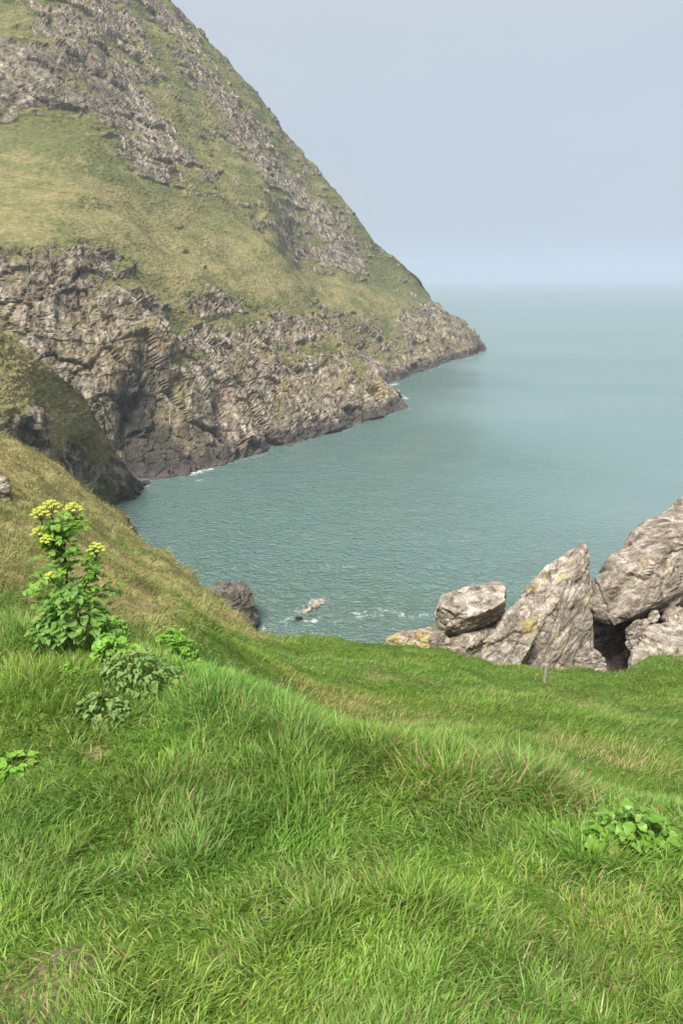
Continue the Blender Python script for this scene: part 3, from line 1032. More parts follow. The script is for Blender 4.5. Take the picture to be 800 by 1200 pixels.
# ------------------------------------------------------------------ rocks
def rock(name, pts, mat, label, cat='rock', sub=6, cell=0.8, amp=0.10, bed=(-0.4, -0.1, 0.9), seed=1, grooves=0.05, group=None, parent=None):
    """an angular boulder: the convex block through pts, broken into facets along its bedding"""
    pts = np.array(pts, float)
    cen = pts.mean(0)
    bm = bmesh.new()
    for q in pts - cen:
        bm.verts.new(q)
    bmesh.ops.convex_hull(bm, input=list(bm.verts))
    bm.normal_update()
    planes = []
    for f in bm.faces:
        nn = np.array(f.normal)
        dd = float(nn @ np.array(f.verts[0].co))
        if dd < 0:
            nn, dd = -nn, -dd
        planes.append((nn, dd))
    bm.free()
    Nn = np.array([a for a, b in planes])
    Dd = np.array([b for a, b in planes])
    ext = (pts.max(0) - pts.min(0))
    bm = bmesh.new()
    bmesh.ops.create_icosphere(bm, subdivisions=sub, radius=1.0)
    dirs = np.array([v.co[:] for v in bm.verts]) * (ext / ext.max())
    dirs /= np.linalg.norm(dirs, axis=1)[:, None]
    tris = np.array([[v.index for v in f.verts] for f in bm.faces])
    bm.free()
    q = (dirs @ Nn.T) / Dd[None]
    q = np.maximum(q, 1e-6)
    pw = 90.0
    R = 1.0 / (q ** pw).sum(1) ** (1 / pw)         # slightly rounded corners
    v = dirs * R[:, None]
    w = v + cen
    # beds: layers across the bedding normal, each standing a little proud or back, split by joints
    bn = np.array(bed, float)
    bn /= np.linalg.norm(bn)
    ba = np.cross(bn, [0.2, 1.0, 0.1])
    ba /= np.linalg.norm(ba)
    bb = np.cross(bn, ba)
    wl = np.stack([w @ ba, w @ bb, w @ bn], 1)
    warp = fbm(w * 0.7 / cell, 4, seed + 3)
    sl = wl[:, 2] * 1.5 / cell + 0.55 * warp + 0.5 * perlin(np.stack([wl[:, 0] / cell * 0.6, wl[:, 1] / cell * 0.6, 0 * warp], 1), seed + 9)
    li = np.floor(sl)
    fr = sl - li
    cellx = np.floor(wl[:, 0] / cell * 0.8 + 0.9 * warp + li * 0.37)
    celly = np.floor(wl[:, 1] / cell * 0.8 + 0.9 * warp + li * 0.61)
    lay = (_hash(li, cellx, celly, seed) & 1023) / 1023.0 - 0.5
    lay0 = (_hash(li, li * 0, li * 0, seed + 2) & 1023) / 1023.0 - 0.5
    f1, f2, rid, tilt = worley(wl * np.array([1.0, 1.0, 1.7]) / cell + 0.15 * warp[:, None], seed)
    g1, g2, gid, gt = worley(wl * np.array([1.0, 1.0, 2.2]) * 3.1 / cell + 0.2 * warp[:, None], seed + 1)
    d = amp * (1.3 * lay + 1.3 * lay0 + 1.25 * tilt + 0.7 * (rid - 0.5) + 0.14 * gt + 0.1 * (gid - 0.5) + 0.35 * warp)
    d += amp * 0.13 * fbm(wl * np.array([1.7, 1.7, 11.0]) / cell, 5, seed + 7, 0.6)
    crk = smooth(0.10, 0.0, np.minimum(fr, 1 - fr)) * smooth(-0.25, 0.25, perlin(wl / cell * 0.7 + 4.0, seed + 11))
    d -= grooves * (smooth(0.07, 0.0, f2 - f1) + 0.7 * crk + 0.10 * smooth(0.08, 0.0, g2 - g1))
    nrm = dirs
    # push along the block's face normal rather than the radius
    k = np.argmax(q, 1)
    nf = Nn[k]
    nrm = 0.6 * nf + 0.4 * dirs
    v = v + nrm * d[:, None]
    ob = mesh_np(name, v, tris=tris, mat=mat, smooth_shade=False, attrs={'bedding': wl * np.array([0.85, 0.85, 2.5]) + seed})
    ob.location = cen
    if parent is not None:
        ob.parent = parent
        ob.matrix_parent_inverse = parent.matrix_world.inverted()
    else:
        tag(ob, label, cat, group)
    return ob


def pix(*items):
    return [P(*i) for i in items]


def build_rocks():
    m_pale = mat_rock('pale_limestone', 0.42, (1.12, 1.11, 1.09), 0.2)
    m_spire = mat_rock('lichened_limestone', 0.42, (1.0, 0.99, 0.98), 0.56)
    m_slab = mat_rock('tan_limestone', 0.48, (0.97, 0.945, 0.92), 0.4)
    m_wet = mat_rock('wet_rock', 0.6, (0.85, 0.83, 0.80), 0.0, wet=True)
    m_awash = mat_rock('awash_rock', 0.5, (1.1, 1.1, 1.05), 0.0, wet=False)
    m_yel = mat_rock('yellow_lichened_rock', 0.42, (1.15, 1.1, 1.0), 1.0)
    m_dark = mat_rock('dark_shaded_rock', 0.5, (0.42, 0.40, 0.36), 0.0)  # the hollow's shade put into the colour; also used on the dark rim stone
    G = 'limestone rocks beyond the lawn'
    # pale block balanced left of the spire
    rock('rock', pix((509, 734, 21.0), (509, 715, 20.5), (516, 696, 20.9), (548, 686, 21.6), (581, 680, 22.0), (593, 686, 21.6), (592, 704, 20.6), (575, 738, 21.6), (537, 748, 21.0), (517, 743, 20.6), (530, 734, 20.1), (556, 722, 20.0), (512, 712, 20.3), (580, 712, 20.2),
                      (514, 734, 23.0), (520, 697, 23.0), (580, 684, 23.6), (590, 720, 23.0)),
         m_pale, 'pale grey flat-topped limestone block resting left of the pointed rock', seed=3, cell=1.1, amp=0.07, bed=(0.08, -0.1, 1), group=G)
    rock('rock', pix((520, 780, 20.2), (527, 752, 20.1), (545, 743, 20.2), (577, 737, 20.7), (586, 746, 20.6), (570, 775, 20.6), (545, 790, 20.2), (520, 734, 22.6), (585, 724, 22.8), (580, 780, 22.5), (512, 780, 22.5), (548, 760, 19.9)),
         m_pale, 'small pale wedge of stone under the flat-topped block', seed=5, cell=0.6, amp=0.06, bed=(-0.3, -0.1, 1), sub=5, group=G)
    rock('rock', pix((502, 775, 20.3), (503, 750, 20.3), (508, 740, 20.5), (518, 740, 20.4), (527, 750, 20.2), (528, 775, 20.0), (505, 745, 21.5), (522, 745, 21.5), (520, 785, 21.5)),
         m_slab, 'small brown stone between the yellow rock and pale block', seed=6, cell=0.5, amp=0.05, sub=5, group=G)
    rock('rock', pix((448, 770, 20.9), (455, 747, 20.8), (476, 738, 21.0), (505, 737, 21.0), (512, 748, 20.8), (510, 775, 20.5), (456, 750, 22.6), (500, 740, 22.6), (505, 780, 22.0)),
         m_yel, 'low rock stained with orange yellow lichen, leftmost of the limestone rocks', seed=8, cell=0.7, amp=0.06, bed=(0, -0.1, 1), sub=5, group=G)
    # the spire: a tilted slab plus its right-hand buttress (one thing)
    sp = empty('pointed_rock', P(640, 790, 20.2))
    tag(sp, 'tall pointed limestone rock leaning right with diagonal cracks and yellow lichen', 'rock', G)
    bpy.context.view_layer.update()
    rock('crag', pix((674, 643, 21.4), (685, 637, 21.3), (688, 645, 21.2), (691, 668, 21.0), (682, 650, 20.9), (640, 664, 21.2), (622, 682, 21.3), (600, 712, 21.0), (575, 745, 20.6), (548, 778, 20.2), (560, 810, 20.2), (640, 815, 19.4), (680, 815, 19.4), (690, 730, 20.2), (655, 700, 20.2), (610, 750, 19.9),
                      (685, 650, 22.6), (645, 666, 23.0), (580, 750, 23.0), (690, 800, 23.0), (560, 815, 23.0)),
         m_spire, None, seed=11, cell=1.5, amp=0.11, bed=(-0.66, -0.15, 0.74), grooves=0.09, parent=sp)
    rock('buttress', pix((666, 678, 20.4), (688, 684, 20.3), (692, 705, 20.1), (693, 760, 19.8), (690, 800, 19.4), (640, 815, 19.0), (626, 800, 19.0), (645, 745, 19.3), (662, 702, 19.8), (690, 700, 22.0), (660, 690, 22.0), (690, 800, 22), (630, 810, 22)),
         m_spire, None, seed=14, cell=1.2, amp=0.075, bed=(-0.66, -0.15, 0.74), parent=sp)
    rock('ledge', pix((556, 780, 19.2), (570, 752, 19.5), (598, 716, 19.8), (630, 722, 19.5), (632, 742, 19.2), (608, 782, 18.9), (580, 805, 18.9), (600, 730, 21.5), (620, 800, 21.0), (560, 800, 21.0)),
         m_spire, None, seed=17, cell=1.0, amp=0.06, bed=(-0.66, -0.15, 0.74), parent=sp)
    rock('rock', pix((668, 790, 18.9), (676, 762, 19.2), (690, 757, 19.3), (706, 768, 19.1), (712, 785, 18.9), (705, 805, 18.7), (680, 805, 18.7), (680, 765, 20.2), (704, 772, 20.2), (700, 810, 20)),
         m_pale, 'small pale cracked rock at the foot of the pointed rock', seed=19, cell=0.5, amp=0.07, sub=5, group=G)
    # the great leaning slab
    rock('leaning_slab', pix((690, 688, 22.6), (697, 680, 22.8), (722, 645, 24.0), (762, 606, 25.5), (800, 582, 26.5), (880, 535, 28.0), (1010, 500, 30.0), (1040, 600, 27.0), (900, 655, 23.4), (800, 694, 21.9), (742, 718, 21.3), (712, 730, 21.5), (698, 722, 22.0), (760, 660, 22.2), (840, 610, 23.6),
                              (700, 700, 27.0), (740, 690, 27.5), (820, 640, 31.0), (1020, 560, 34.0), (900, 700, 28.0), (1030, 680, 31.0)),
         m_slab, 'huge tan limestone slab leaning up to the right over the dark hollow', seed=23, cell=1.9, amp=0.15, bed=(-0.55, -0.25, 0.80), grooves=0.08, sub=7, group=G)
    # rocks below it
    rock('rock', pix((737, 810, 18.9), (738, 782, 19.0), (744, 762, 19.4), (757, 742, 20.0), (775, 727, 20.6), (800, 716, 21.0), (850, 715, 21.0), (880, 760, 19.6), (870, 800, 18.8), (800, 760, 19.0), (790, 800, 18.6), (760, 735, 22.0), (850, 722, 23.0), (860, 800, 22)),
         m_pale, 'large rounded limestone boulder with green lichen at the right edge, below the slab', seed=29, cell=0.9, amp=0.10, bed=(-0.5, -0.2, 0.8), group=G)
    rock('rock', pix((731, 755, 20.7), (734, 738, 20.8), (745, 728, 21.0), (757, 724, 21.1), (762, 730, 21.0), (752, 750, 20.6), (742, 766, 20.5), (738, 735, 21.8), (758, 728, 22.0), (750, 765, 21.8)),
         m_slab, 'narrow brown stone standing at the mouth of the dark hollow', seed=31, cell=0.45, amp=0.05, sub=5, group=G)
    rock('rock', pix((757, 728, 21.5), (762, 716, 21.6), (770, 714, 21.6), (773, 722, 21.5), (766, 732, 21.4), (764, 718, 22.4), (770, 728, 22.4)),
         m_pale, 'small pale stone wedged beneath the leaning slab', seed=33, cell=0.35, amp=0.03, sub=4, group=G)
    rock('rock', pix((774, 724, 21.4), (782, 713, 21.7), (790, 709, 21.8), (806, 716, 21.6), (815, 730, 21.2), (784, 714, 22.8), (806, 718, 22.8), (800, 740, 22.5), (776, 740, 22.0)),
         m_slab, 'grey stone in shade between the slab and the rounded boulder', seed=35, cell=0.5, amp=0.05, sub=5, group=G)
    # the back of the hollow
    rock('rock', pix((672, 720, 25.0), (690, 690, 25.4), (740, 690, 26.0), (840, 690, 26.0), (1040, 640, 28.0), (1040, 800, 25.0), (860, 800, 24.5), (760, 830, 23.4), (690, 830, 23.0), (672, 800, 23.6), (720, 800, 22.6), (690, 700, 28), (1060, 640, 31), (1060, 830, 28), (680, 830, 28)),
         m_dark, 'rock wall at the back of the hollow, shade put into its dark colour', seed=37, cell=1.0, amp=0.14, sub=5, group=G)
    # in the sea
    rock('sea_rock', pix((238, 705, 60.5), (243, 690, 61.0), (258, 682, 61.5), (280, 681, 61.8), (290, 688, 61.5), (298, 712, 60.5), (304, 735, 59.5), (300, 750, 58), (258, 745, 57.5), (236, 740, 58), (265, 700, 59.2), (250, 685, 64), (285, 684, 64), (300, 720, 63.5), (245, 720, 64)),
         m_wet, 'big dark sea rock with pale ledges at the foot of the dry slope', seed=41, cell=1.2, amp=0.22, bed=(-0.35, 0.0, 0.9), grooves=0.10)
    a = W0(350, 727)
    rock('sea_rock', [a + np.array(o) for o in ((-0.42, 0, -0.4), (0.4, -0.1, -0.4), (0.35, 0.1, 0.28), (-0.25, 0.1, 0.38), (-0.38, 0.4, 0.1), (0.3, 0.5, 0.2), (0, -0.4, -0.2), (0, 0.6, -0.4), (0.05, -0.1, 0.44))],
         m_wet, 'tiny dark rock breaking the surface in white foam', seed=43, cell=0.4, amp=0.05, sub=4)
    a = W0(360, 712) - np.array([0, 0, 0.10])
    rock('sea_rock', [a + np.array(o) for o in ((-1.5, -1.5, -0.4), (-1.1, -1.3, 0.10), (-0.2, -1.2, 0.16), (0.5, -0.2, 0.20), (1.2, 0.8, 0.14), (1.7, 1.9, 0.05), (1.3, 2.3, -0.4), (0.2, 1.3, 0.06), (-1.0, -0.2, 0.04), (1.0, -0.2, -0.4), (0, 1.9, -0.4))],
         m_awash, 'low pale rock ledge awash between foam patches', seed=45, cell=0.6, amp=0.22, sub=5)
    # grey stone on the dry slope at the left edge
    q = hit(-2, 588)
    rock('rock', [q + 0.72 * np.array(o) for o in ((-0.5, 0, -0.2), (0.35, -0.1, -0.3), (0.32, 0.1, 0.45), (-0.1, 0.1, 0.75), (-0.55, 0.1, 0.5), (-0.4, 0.6, 0.3), (0.2, 0.6, 0.3), (0, -0.2, 0.3))],
         m_pale, 'grey stone half buried in dry grass at the left edge', seed=47, cell=0.5, amp=0.05, sub=5)
    q = P(134, 604, 27.0)
    q[2] = ground([q[0]], [q[1]])[0]
    rock('rock', [q + np.array(o) for o in ((-0.5, -0.4, -0.8), (0.7, -0.4, -1.2), (0.65, 0, -0.1), (0.1, 0, 0.35), (-0.3, 0, 0.3), (-0.4, 0.9, -0.5), (0.6, 0.9, -0.8), (0.2, 0.8, 0.2))],
         m_dark, 'dark brown stone jutting from the rim of the dry slope', seed=49, cell=0.5, amp=0.07, sub=5)


# ------------------------------------------------------------------ plants
def leaf_shape(kind):
    """flat leaf along +x, unit length; returns verts (n,3) and quads, tris"""
    if kind == 'lobed':
        st = [(0, .03), (.10, .20), (.22, .36), (.30, .33), (.42, .42), (.52, .34), (.62, .36), (.74, .22), (.84, .20), (.93, .08), (1, 0.0)]
    elif kind == 'nettle':
        st = [(0, .03), (.08, .24), (.18, .33), (.24, .28), (.34, .32), (.40, .26), (.50, .27), (.56, .21), (.66, .21), (.72, .14), (.84, .13), (.90, .05), (1, 0.0)]
    else:                                      # plain ovate
        st = [(0, .04), (.12, .20), (.28, .32), (.45, .35), (.62, .29), (.78, .19), (.90, .09), (1, 0.0)]
    v = []
    for t, w in st:
        droop = -0.30 * t * t
        v += [(t, -w, droop + 0.28 * w), (t, 0, droop), (t, w, droop + 0.28 * w)]
    v = np.array(v)
    n = len(st)
    q = []
    for i in range(n - 1):
        a = 3 * i
        q += [(a, a + 3, a + 4, a + 1), (a + 1, a + 4, a + 5, a + 2)]
    return v, np.array(q)


def place_leaves(items, kind):
    """items: (pos, direction yaw, pitch, roll, size)"""
    v0, q0 = leaf_shape(kind)
    V, Q, R = [], [], []
    for (pos, yaw, pitch, roll, size) in items:
        M = np.array(Matrix.Rotation(yaw, 3, 'Z') @ Matrix.Rotation(-pitch, 3, 'Y') @ Matrix.Rotation(roll, 3, 'X'))
        vv = v0.copy()
        vv[:, 1] *= random.uniform(0.65, 1.2)
        vv[:, 2] += 0.06 * np.sin(vv[:, 0] * 9 + random.random() * 6) * (1 if vv is not None else 0)
        vv = (vv * size) @ M.T + np.asarray(pos)
        Q.append(q0 + sum(len(a) for a in V) if V else q0)
        V.append(vv)
        R.append(np.full(len(vv), random.random()))
    return np.concatenate(V), np.concatenate(Q), np.concatenate(R)


def tubes(paths, sides=6):
    """paths: list of (points, radii)"""
    V, Q = [], []
    off = 0
    for pts, rad in paths:
        pts = np.asarray(pts, float)
        m = len(pts)
        tan = np.gradient(pts, axis=0)
        tan /= np.linalg.norm(tan, axis=1)[:, None] + 1e-9
        ref = np.array([0.31, 0.95, 0.05])
        a = np.cross(tan, ref)
        a /= np.linalg.norm(a, axis=1)[:, None] + 1e-9
        b = np.cross(tan, a)
        ang = np.linspace(0, 2 * np.pi, sides, endpoint=False)
        ring = pts[:, None, :] + np.asarray(rad)[:, None, None] * (np.cos(ang)[None, :, None] * a[:, None, :] + np.sin(ang)[None, :, None] * b[:, None, :])
        V.append(ring.reshape(-1, 3))
        for i in range(m - 1):
            for k in range(sides):
                k2 = (k + 1) % sides
                Q.append((off + i * sides + k, off + i * sides + k2, off + (i + 1) * sides + k2, off + (i + 1) * sides + k))
        off += m * sides
    return np.concatenate(V), np.array(Q)


def bez(a, b, sag, n=7):
    a, b = np.asarray(a, float), np.asarray(b, float)
    t = np.linspace(0, 1, n)[:, None]
    return a * (1 - t) + b * t + np.asarray(sag)[None] * (4 * t * (1 - t))


_ico = None


def blobs(cen, rad, squash=0.7):
    global _ico
    if _ico is None:
        bm = bmesh.new()
        bmesh.ops.create_icosphere(bm, subdivisions=1, radius=1)
        _ico = (np.array([v.co[:] for v in bm.verts]), np.array([[v.index for v in f.verts] for f in bm.faces]))
        bm.free()
    v, f = _ico
    n = len(cen)
    V = cen[:, None, :] + v[None] * rad[:, None, None] * np.array([1, 1, squash])
    Fc = f[None] + (np.arange(n) * len(v))[:, None, None]
    R = np.repeat(RNG.random(n), len(v))
    return V.reshape(-1, 3), Fc.reshape(-1, 3), R


def build_plants():
    m_glossy = mat_leaf('glossy_leaf', (0.105, 0.25, 0.024), (0.27, 0.45, 0.06), 0.38, 0.42)
    m_dark = mat_leaf('dark_leaf', (0.10, 0.225, 0.032), (0.23, 0.40, 0.075), 0.35, 0.5)
    m_bright = mat_leaf('fresh_leaf', (0.145, 0.33, 0.028), (0.27, 0.48, 0.06), 0.35, 0.4)
    m_lime = mat_leaf('bright_dock_leaf', (0.10, 0.24, 0.018), (0.22, 0.38, 0.05), 0.3, 0.36)
    m_nettle = mat_leaf('nettle_leaf', (0.11, 0.20, 0.042), (0.21, 0.32, 0.08), 0.22, 0.6)
    m_yellow = mat_leaf('umbel_flower', (0.48, 0.60, 0.06), (0.78, 0.80, 0.13), 0.25, 0.6, False)
    m_stem = mat_plain('green_stem', (0.07, 0.12, 0.03), (0.14, 0.19, 0.05), 40, 0.5)
    m_dstem = mat_plain('purple_brown_stem', (0.05, 0.045, 0.025), (0.10, 0.09, 0.045), 40, 0.5)

    # ---- tall umbellifer with yellow heads
    base = hit(88, 752)
    Y0 = base[1]
    root = empty('flowering_umbellifer', base)
    tag(root, 'tall leafy plant with domed yellow flower heads at the left, rising from long grass', 'plant')
    L = lambda q: np.asarray(q) - base

    def at(u, v, dy=0.0):
        return L(P(u, v, Y0 + dy))
    heads = [(60, 598, 0.0, 0.066), (48, 605, -0.09, 0.054), (86, 600, 0.04, 0.058), (47, 626, -0.10, 0.044), (55, 635, -0.14, 0.038), (113, 646, -0.06, 0.052), (60, 676, -0.13, 0.028)]
    knot = [at(80, 735), at(79, 700), at(78, 668), at(76, 648)]
    paths = [(np.array([L(base)] + knot), np.array([0.013, 0.012, 0.010, 0.009, 0.008]))]
    leafs, lob = [], []
    k76 = knot[-1]
    for (u, v, dy, rad) in heads:
        top = at(u, v, dy)
        src = k76 if v < 640 else (at(92, 712) if u > 100 else at(78, 690))
        cv = bez(src, top - np.array([0, 0, rad * 0.5]), (random.uniform(-.02, .02), 0, -0.02))
        paths.append((cv, np.linspace(0.0065, 0.004, len(cv))))
        if u > 100:
            paths.append((bez(L(base) + np.array([0.02, 0, 0]), src, (0.02, 0, 0)), np.linspace(0.008, 0.0065, 7)))
        # leaves up the branch
        for i in range(1, 6):
            q = cv[i]
            for _ in range(3):
                lob.append((q + RNG.normal(0, 0.018, 3), random.uniform(0, 6.28), random.uniform(-0.3, 0.7), random.uniform(-.4, .4), random.uniform(0.035, 0.06)))
        # umbel
        cen, rr = [], []
        nu = int(16 * (rad / 0.05))
        for k in range(nu):
            a = k * 2.399963
            f = math.sqrt((k + 0.5) / nu)
            c = top + np.array([math.cos(a) * f * rad, math.sin(a) * f * rad, rad * 0.85 * (1 - f * f) + random.uniform(-.004, .004)])
            paths.append((np.array([top - np.array([0, 0, rad * 0.5]), c]), np.array([0.0014, 0.001])))
            for j in range(16):
                b = j * 2.399963
                g = math.sqrt((j + 0.5) / 16)
                cen.append(c + np.array([math.cos(b) * g * 0.0115, math.sin(b) * g * 0.0115, 0.0075 * (1 - g * g)]))
                rr.append(random.uniform(0.0026, 0.0042))
        V, T3, R = blobs(np.array(cen), np.array(rr))
        mesh_np('flower_head', V, tris=T3, mat=m_yellow, attrs={'rnd': R}, parent=root)
    V, Q = tubes(paths)
    mesh_np('stem', V, quads=Q, mat=m_dstem, parent=root)
    # trifoliate leaves filling the upper plant
    cl = [(70, 640, 26, 22, 46), (72, 668, 26, 18, 34), (95, 660, 22, 18, 22), (60, 618, 22, 12, 34), (85, 614, 16, 12, 22), (110, 672, 14, 12, 14), (112, 656, 10, 5, 10), (45, 690, 14, 14, 12), (98, 690, 30, 14, 30), (124, 690, 14, 12, 12), (80, 700, 34, 14, 40)]
    for (u, v, su, sv, n) in cl:
        for _ in range(int(n * 1.05)):
            q = at(random.gauss(u, su * 0.55), random.gauss(v, sv * 0.55), random.gauss(0, 0.07))
            yaw = random.uniform(0, 6.28)
            pt = random.uniform(-0.5, 0.6)
            s = random.uniform(0.032, 0.058)
            for k in (-0.9, 0, 0.9):
                lob.append((q, yaw + k, pt, random.uniform(-.35, .35), s * (1 if k == 0 else 0.8)))
    V, Q, R = place_leaves(lob, 'lobed')
    mesh_np('foliage', V, quads=Q, mat=m_glossy, attrs={'rnd': R}, parent=root)
    # ---- dark leaf clump around its foot
    def clump(name, cpix, spread, height, n, size, kind, mat, label, cat='plant', tri=False, stems=8, dy=0.0, pitch=(-0.5, 0.5)):
        b = hit(*cpix)
        r = empty(name, b)
        tag(r, label, cat)
        it, ps = [], []
        for i in range(n):
            a = random.uniform(0, 6.28)
            f = math.sqrt(random.random())
            x, y = math.cos(a) * f * spread[0], math.sin(a) * f * spread[1]
            z = ground([b[0] + x], [b[1] + y])[0] - b[2] + height * (1 - 0.65 * f * f) * random.uniform(0.45, 1.0)
            yaw = math.atan2(y, x) + random.gauss(0, 0.7)
            s = random.uniform(*size)
            pt = random.uniform(*pitch)
            for k in ((-0.85, 0, 0.85) if tri else (0,)):
                it.append(((x, y, z), yaw + k, pt, random.uniform(-.4, .4), s * (1 if k == 0 else 0.8)))
            if i % max(1, n // (stems * 3)) == 0:
                g0 = ground([b[0] + x * 0.4], [b[1] + y * 0.4])[0] - b[2]
                ps.append((bez((x * 0.4, y * 0.4, g0 - 0.01), (x, y, z), (0, 0, 0.01)), np.linspace(0.0035, 0.002, 7)))
        V, Q, R = place_leaves(it, kind)
        mesh_np('foliage', V, quads=Q, mat=mat, attrs={'rnd': R}, parent=r)
        V, Q = tubes(ps, 5)
        mesh_np('stems', V, quads=Q, mat=m_stem, parent=r)
        r.children[1].name = 'stem'
        return r
    clump('leafy_plant', (88, 758), (0.22, 0.16), 0.40, 520, (0.028, 0.066), 'lobed', m_dark, 'dark green broad leaves clustered around the foot of the yellow-flowered plant', tri=False, pitch=(-0.9, 0.5))
    clump('leafy_plant', (140, 745), (0.10, 0.12), 0.20, 80, (0.035, 0.06), 'lobed', m_glossy, 'shiny round leaved plant sloping right below the yellow-flowered plant', tri=True)
    clump('seedling_plant', (134, 774), (0.11, 0.08), 0.17, 60, (0.035, 0.06), 'lobed', m_bright, 'small bright yellow-green plant just above the nettles', tri=True)
    clump('young_plant', (215, 772), (0.19, 0.11), 0.26, 170, (0.035, 0.055), 'lobed', m_bright, 'fresh bright green bushy plant at the brow beside the dry slope', tri=True, pitch=(-0.1, 1.0))
    clump('nettle_patch', (165, 800), (0.20, 0.15), 0.18, 300, (0.022, 0.05), 'nettle', m_nettle, 'dull grey green nettles with toothed leaves beneath the bright bushy plant', cat='nettles', pitch=(-0.9, 0.2))
    clump('nettle_patch', (122, 838), (0.12, 0.11), 0.12, 150, (0.02, 0.046), 'nettle', m_nettle, 'lower clump of dull green nettles nearest the short grass on the left', cat='nettles', pitch=(-0.9, 0.2))
    clump('low_plant', (18, 898), (0.085, 0.07), 0.06, 26, (0.03, 0.05), 'lobed', m_bright, 'small low bright leaves in short grass at the left edge', tri=True)
    clump('low_plant', (85, 792), (0.05, 0.04), 0.09, 10, (0.03, 0.05), 'lobed', m_bright, 'tiny fresh green sprig in long grass below the yellow-flowered plant', tri=True)
    clump('broad_leaved_plant', (738, 985), (0.15, 0.115), 0.13, 190, (0.022, 0.055), 'lobed', m_lime, 'bright green low broad-leaved plant on the right beside the straw tussock', tri=False, pitch=(-0.8, 0.6))


def build_post():
    q = hit(637, 803)
    m = mat_plain('weathered_wood', (0.20, 0.17, 0.12), (0.38, 0.33, 0.24), 14, 0.9, 0.6, 0.02)
    bm = bmesh.new()
    H, w = 0.48, 0.041
    rings = []
    n = 10
    for i, z in enumerate([-0.25, 0.0, 0.12, 0.25, 0.38, H - 0.02, H]):
        ring = []
        for k in range(n):
            a = 2 * math.pi * k / n
            rr = w * (1 + 0.10 * math.sin(3 * a + z * 4)) * (0.86 if i == 6 else 1.0)
            ring.append(bm.verts.new((rr * math.cos(a) + 0.02 * z, rr * math.sin(a), z + (0.012 * math.cos(a) if i >= 5 else 0))))
        rings.append(ring)
    for a, b in zip(rings[:-1], rings[1:]):
        for k in range(n):
            bm.faces.new((a[k], a[(k + 1) % n], b[(k + 1) % n], b[k]))
    bm.faces.new(rings[-1])
    bm.faces.new(list(reversed(rings[0])))
    me = bpy.data.meshes.new('post')
    bm.to_mesh(me)
    bm.free()
    me.materials.append(m)
    o = bpy.data.objects.new('wooden_post', me)
    COL.objects.link(o)
    o.location = q
    tag(o, 'short weathered wooden post standing in the lawn below the pointed rock', 'post')


# ------------------------------------------------------------------ sea
def build_sea(mat):
    na, nr = 760, 700
    th = np.linspace(math.radians(-95), math.radians(95), na)
    r = np.exp(np.linspace(math.log(14), math.log(18000), nr))
    TH, R = np.meshgrid(th, r)
    x, y = (R * np.sin(TH)).ravel(), (R * np.cos(TH)).ravel()
    rr = R.ravel()
    p = np.stack([x * 0.75 + 0.2 * y, y - 0.2 * x, 0 * x], 1)
    z = 0.16 * fbm(p * 0.14, 1, 201) * (1 - smooth(110, 230, rr)) + 0.09 * fbm(p * 0.40, 1, 203) * (1 - smooth(55, 100, rr))
    foam = np.zeros(len(x))
    for (u, v, sx, sy, a) in ((306, 737, 0.9, 1.6, 0.62), (300, 742, 1.6, 2.0, 0.5), (340, 724, 1.4, 0.9, 0.55), (364, 728, 1.8, 0.9, 0.62), (352, 716, 3.0, 2.0, 0.46), (372, 704, 2.4, 2.2, 0.56), (330, 730, 2.2, 1.6, 0.45),
                              (440, 718, 9.0, 2.2, 0.50), (400, 725, 8.0, 2.5, 0.46), (480, 722, 7.0, 2.5, 0.47), (390, 664, 7.0, 2.2, 0.46), (330, 700, 5, 3, 0.30),
                              (235, 562, 2.6, 2.0, 0.50), (265, 556, 2.2, 1.8, 0.45), (475, 479, 3.0, 4.0, 0.55), (460, 487, 6.0, 3.0, 0.45), (478, 462, 8.0, 10.0, 0.42), (462, 455, 4.0, 5.0, 0.45),
                              (549, 420, 4.0, 5.0, 0.56), (560, 415, 7.0, 6.0, 0.42), (420, 500, 4.0, 3.0, 0.42), (350, 528, 4.0, 3.0, 0.36), (150, 600, 2, 2, 0.4), (500, 437, 8, 6, 0.33)):
        c = W0(u, v)
        foam = np.maximum(foam, a * np.exp(-(((x - c[0]) / sx) ** 2 + ((y - c[1]) / sy) ** 2)))
    # open water beyond the shelter of the headland lies smoother and paler than the cove
    pw = np.stack([x, y, 0 * x], 1)
    calm = smooth(-14, 40, x - 4 - 0.13 * (y - 60) + 16 * fbm(pw * 0.02, 3, 207)) * smooth(60, 130, y + 0.5 * x)
    calm = np.maximum(calm, smooth(260, 420, y + 0.3 * x))
    base = [W0(*q) for q in ((110, 573), (165, 568), (250, 545), (315, 528), (380, 510), (430, 493), (474, 476), (470, 468), (452, 452), (480, 441), (522, 425), (567, 409))]
    dmin = np.full(len(x), 1e9)
    for a0, b0 in zip(base[:-1], base[1:]):
        ab = (b0 - a0)[:2]
        tq = np.clip(((x - a0[0]) * ab[0] + (y - a0[1]) * ab[1]) / (ab @ ab), 0, 1)
        dmin = np.minimum(dmin, np.hypot(x - a0[0] - tq * ab[0], y - a0[1] - tq * ab[1]))
    surf = (0.36 + 0.35 * fbm(pw * 0.09, 3, 211)) * np.exp(-((dmin - 1.2) / 2.2) ** 2)
    foam = np.maximum(foam, surf)
    c = W0(400, 725)
    shal = 0.75 * np.exp(-(((x - c[0]) / 14) ** 2 + ((y - c[1]) / 7) ** 2))
    ob = mesh_np('sea', np.stack([x, y, z], 1), quads=grid_quads(nr, na)[:, ::-1], mat=mat, attrs={'foam': foam, 'shallow': shal, 'calm': calm})
    return tag(ob, kind='structure')


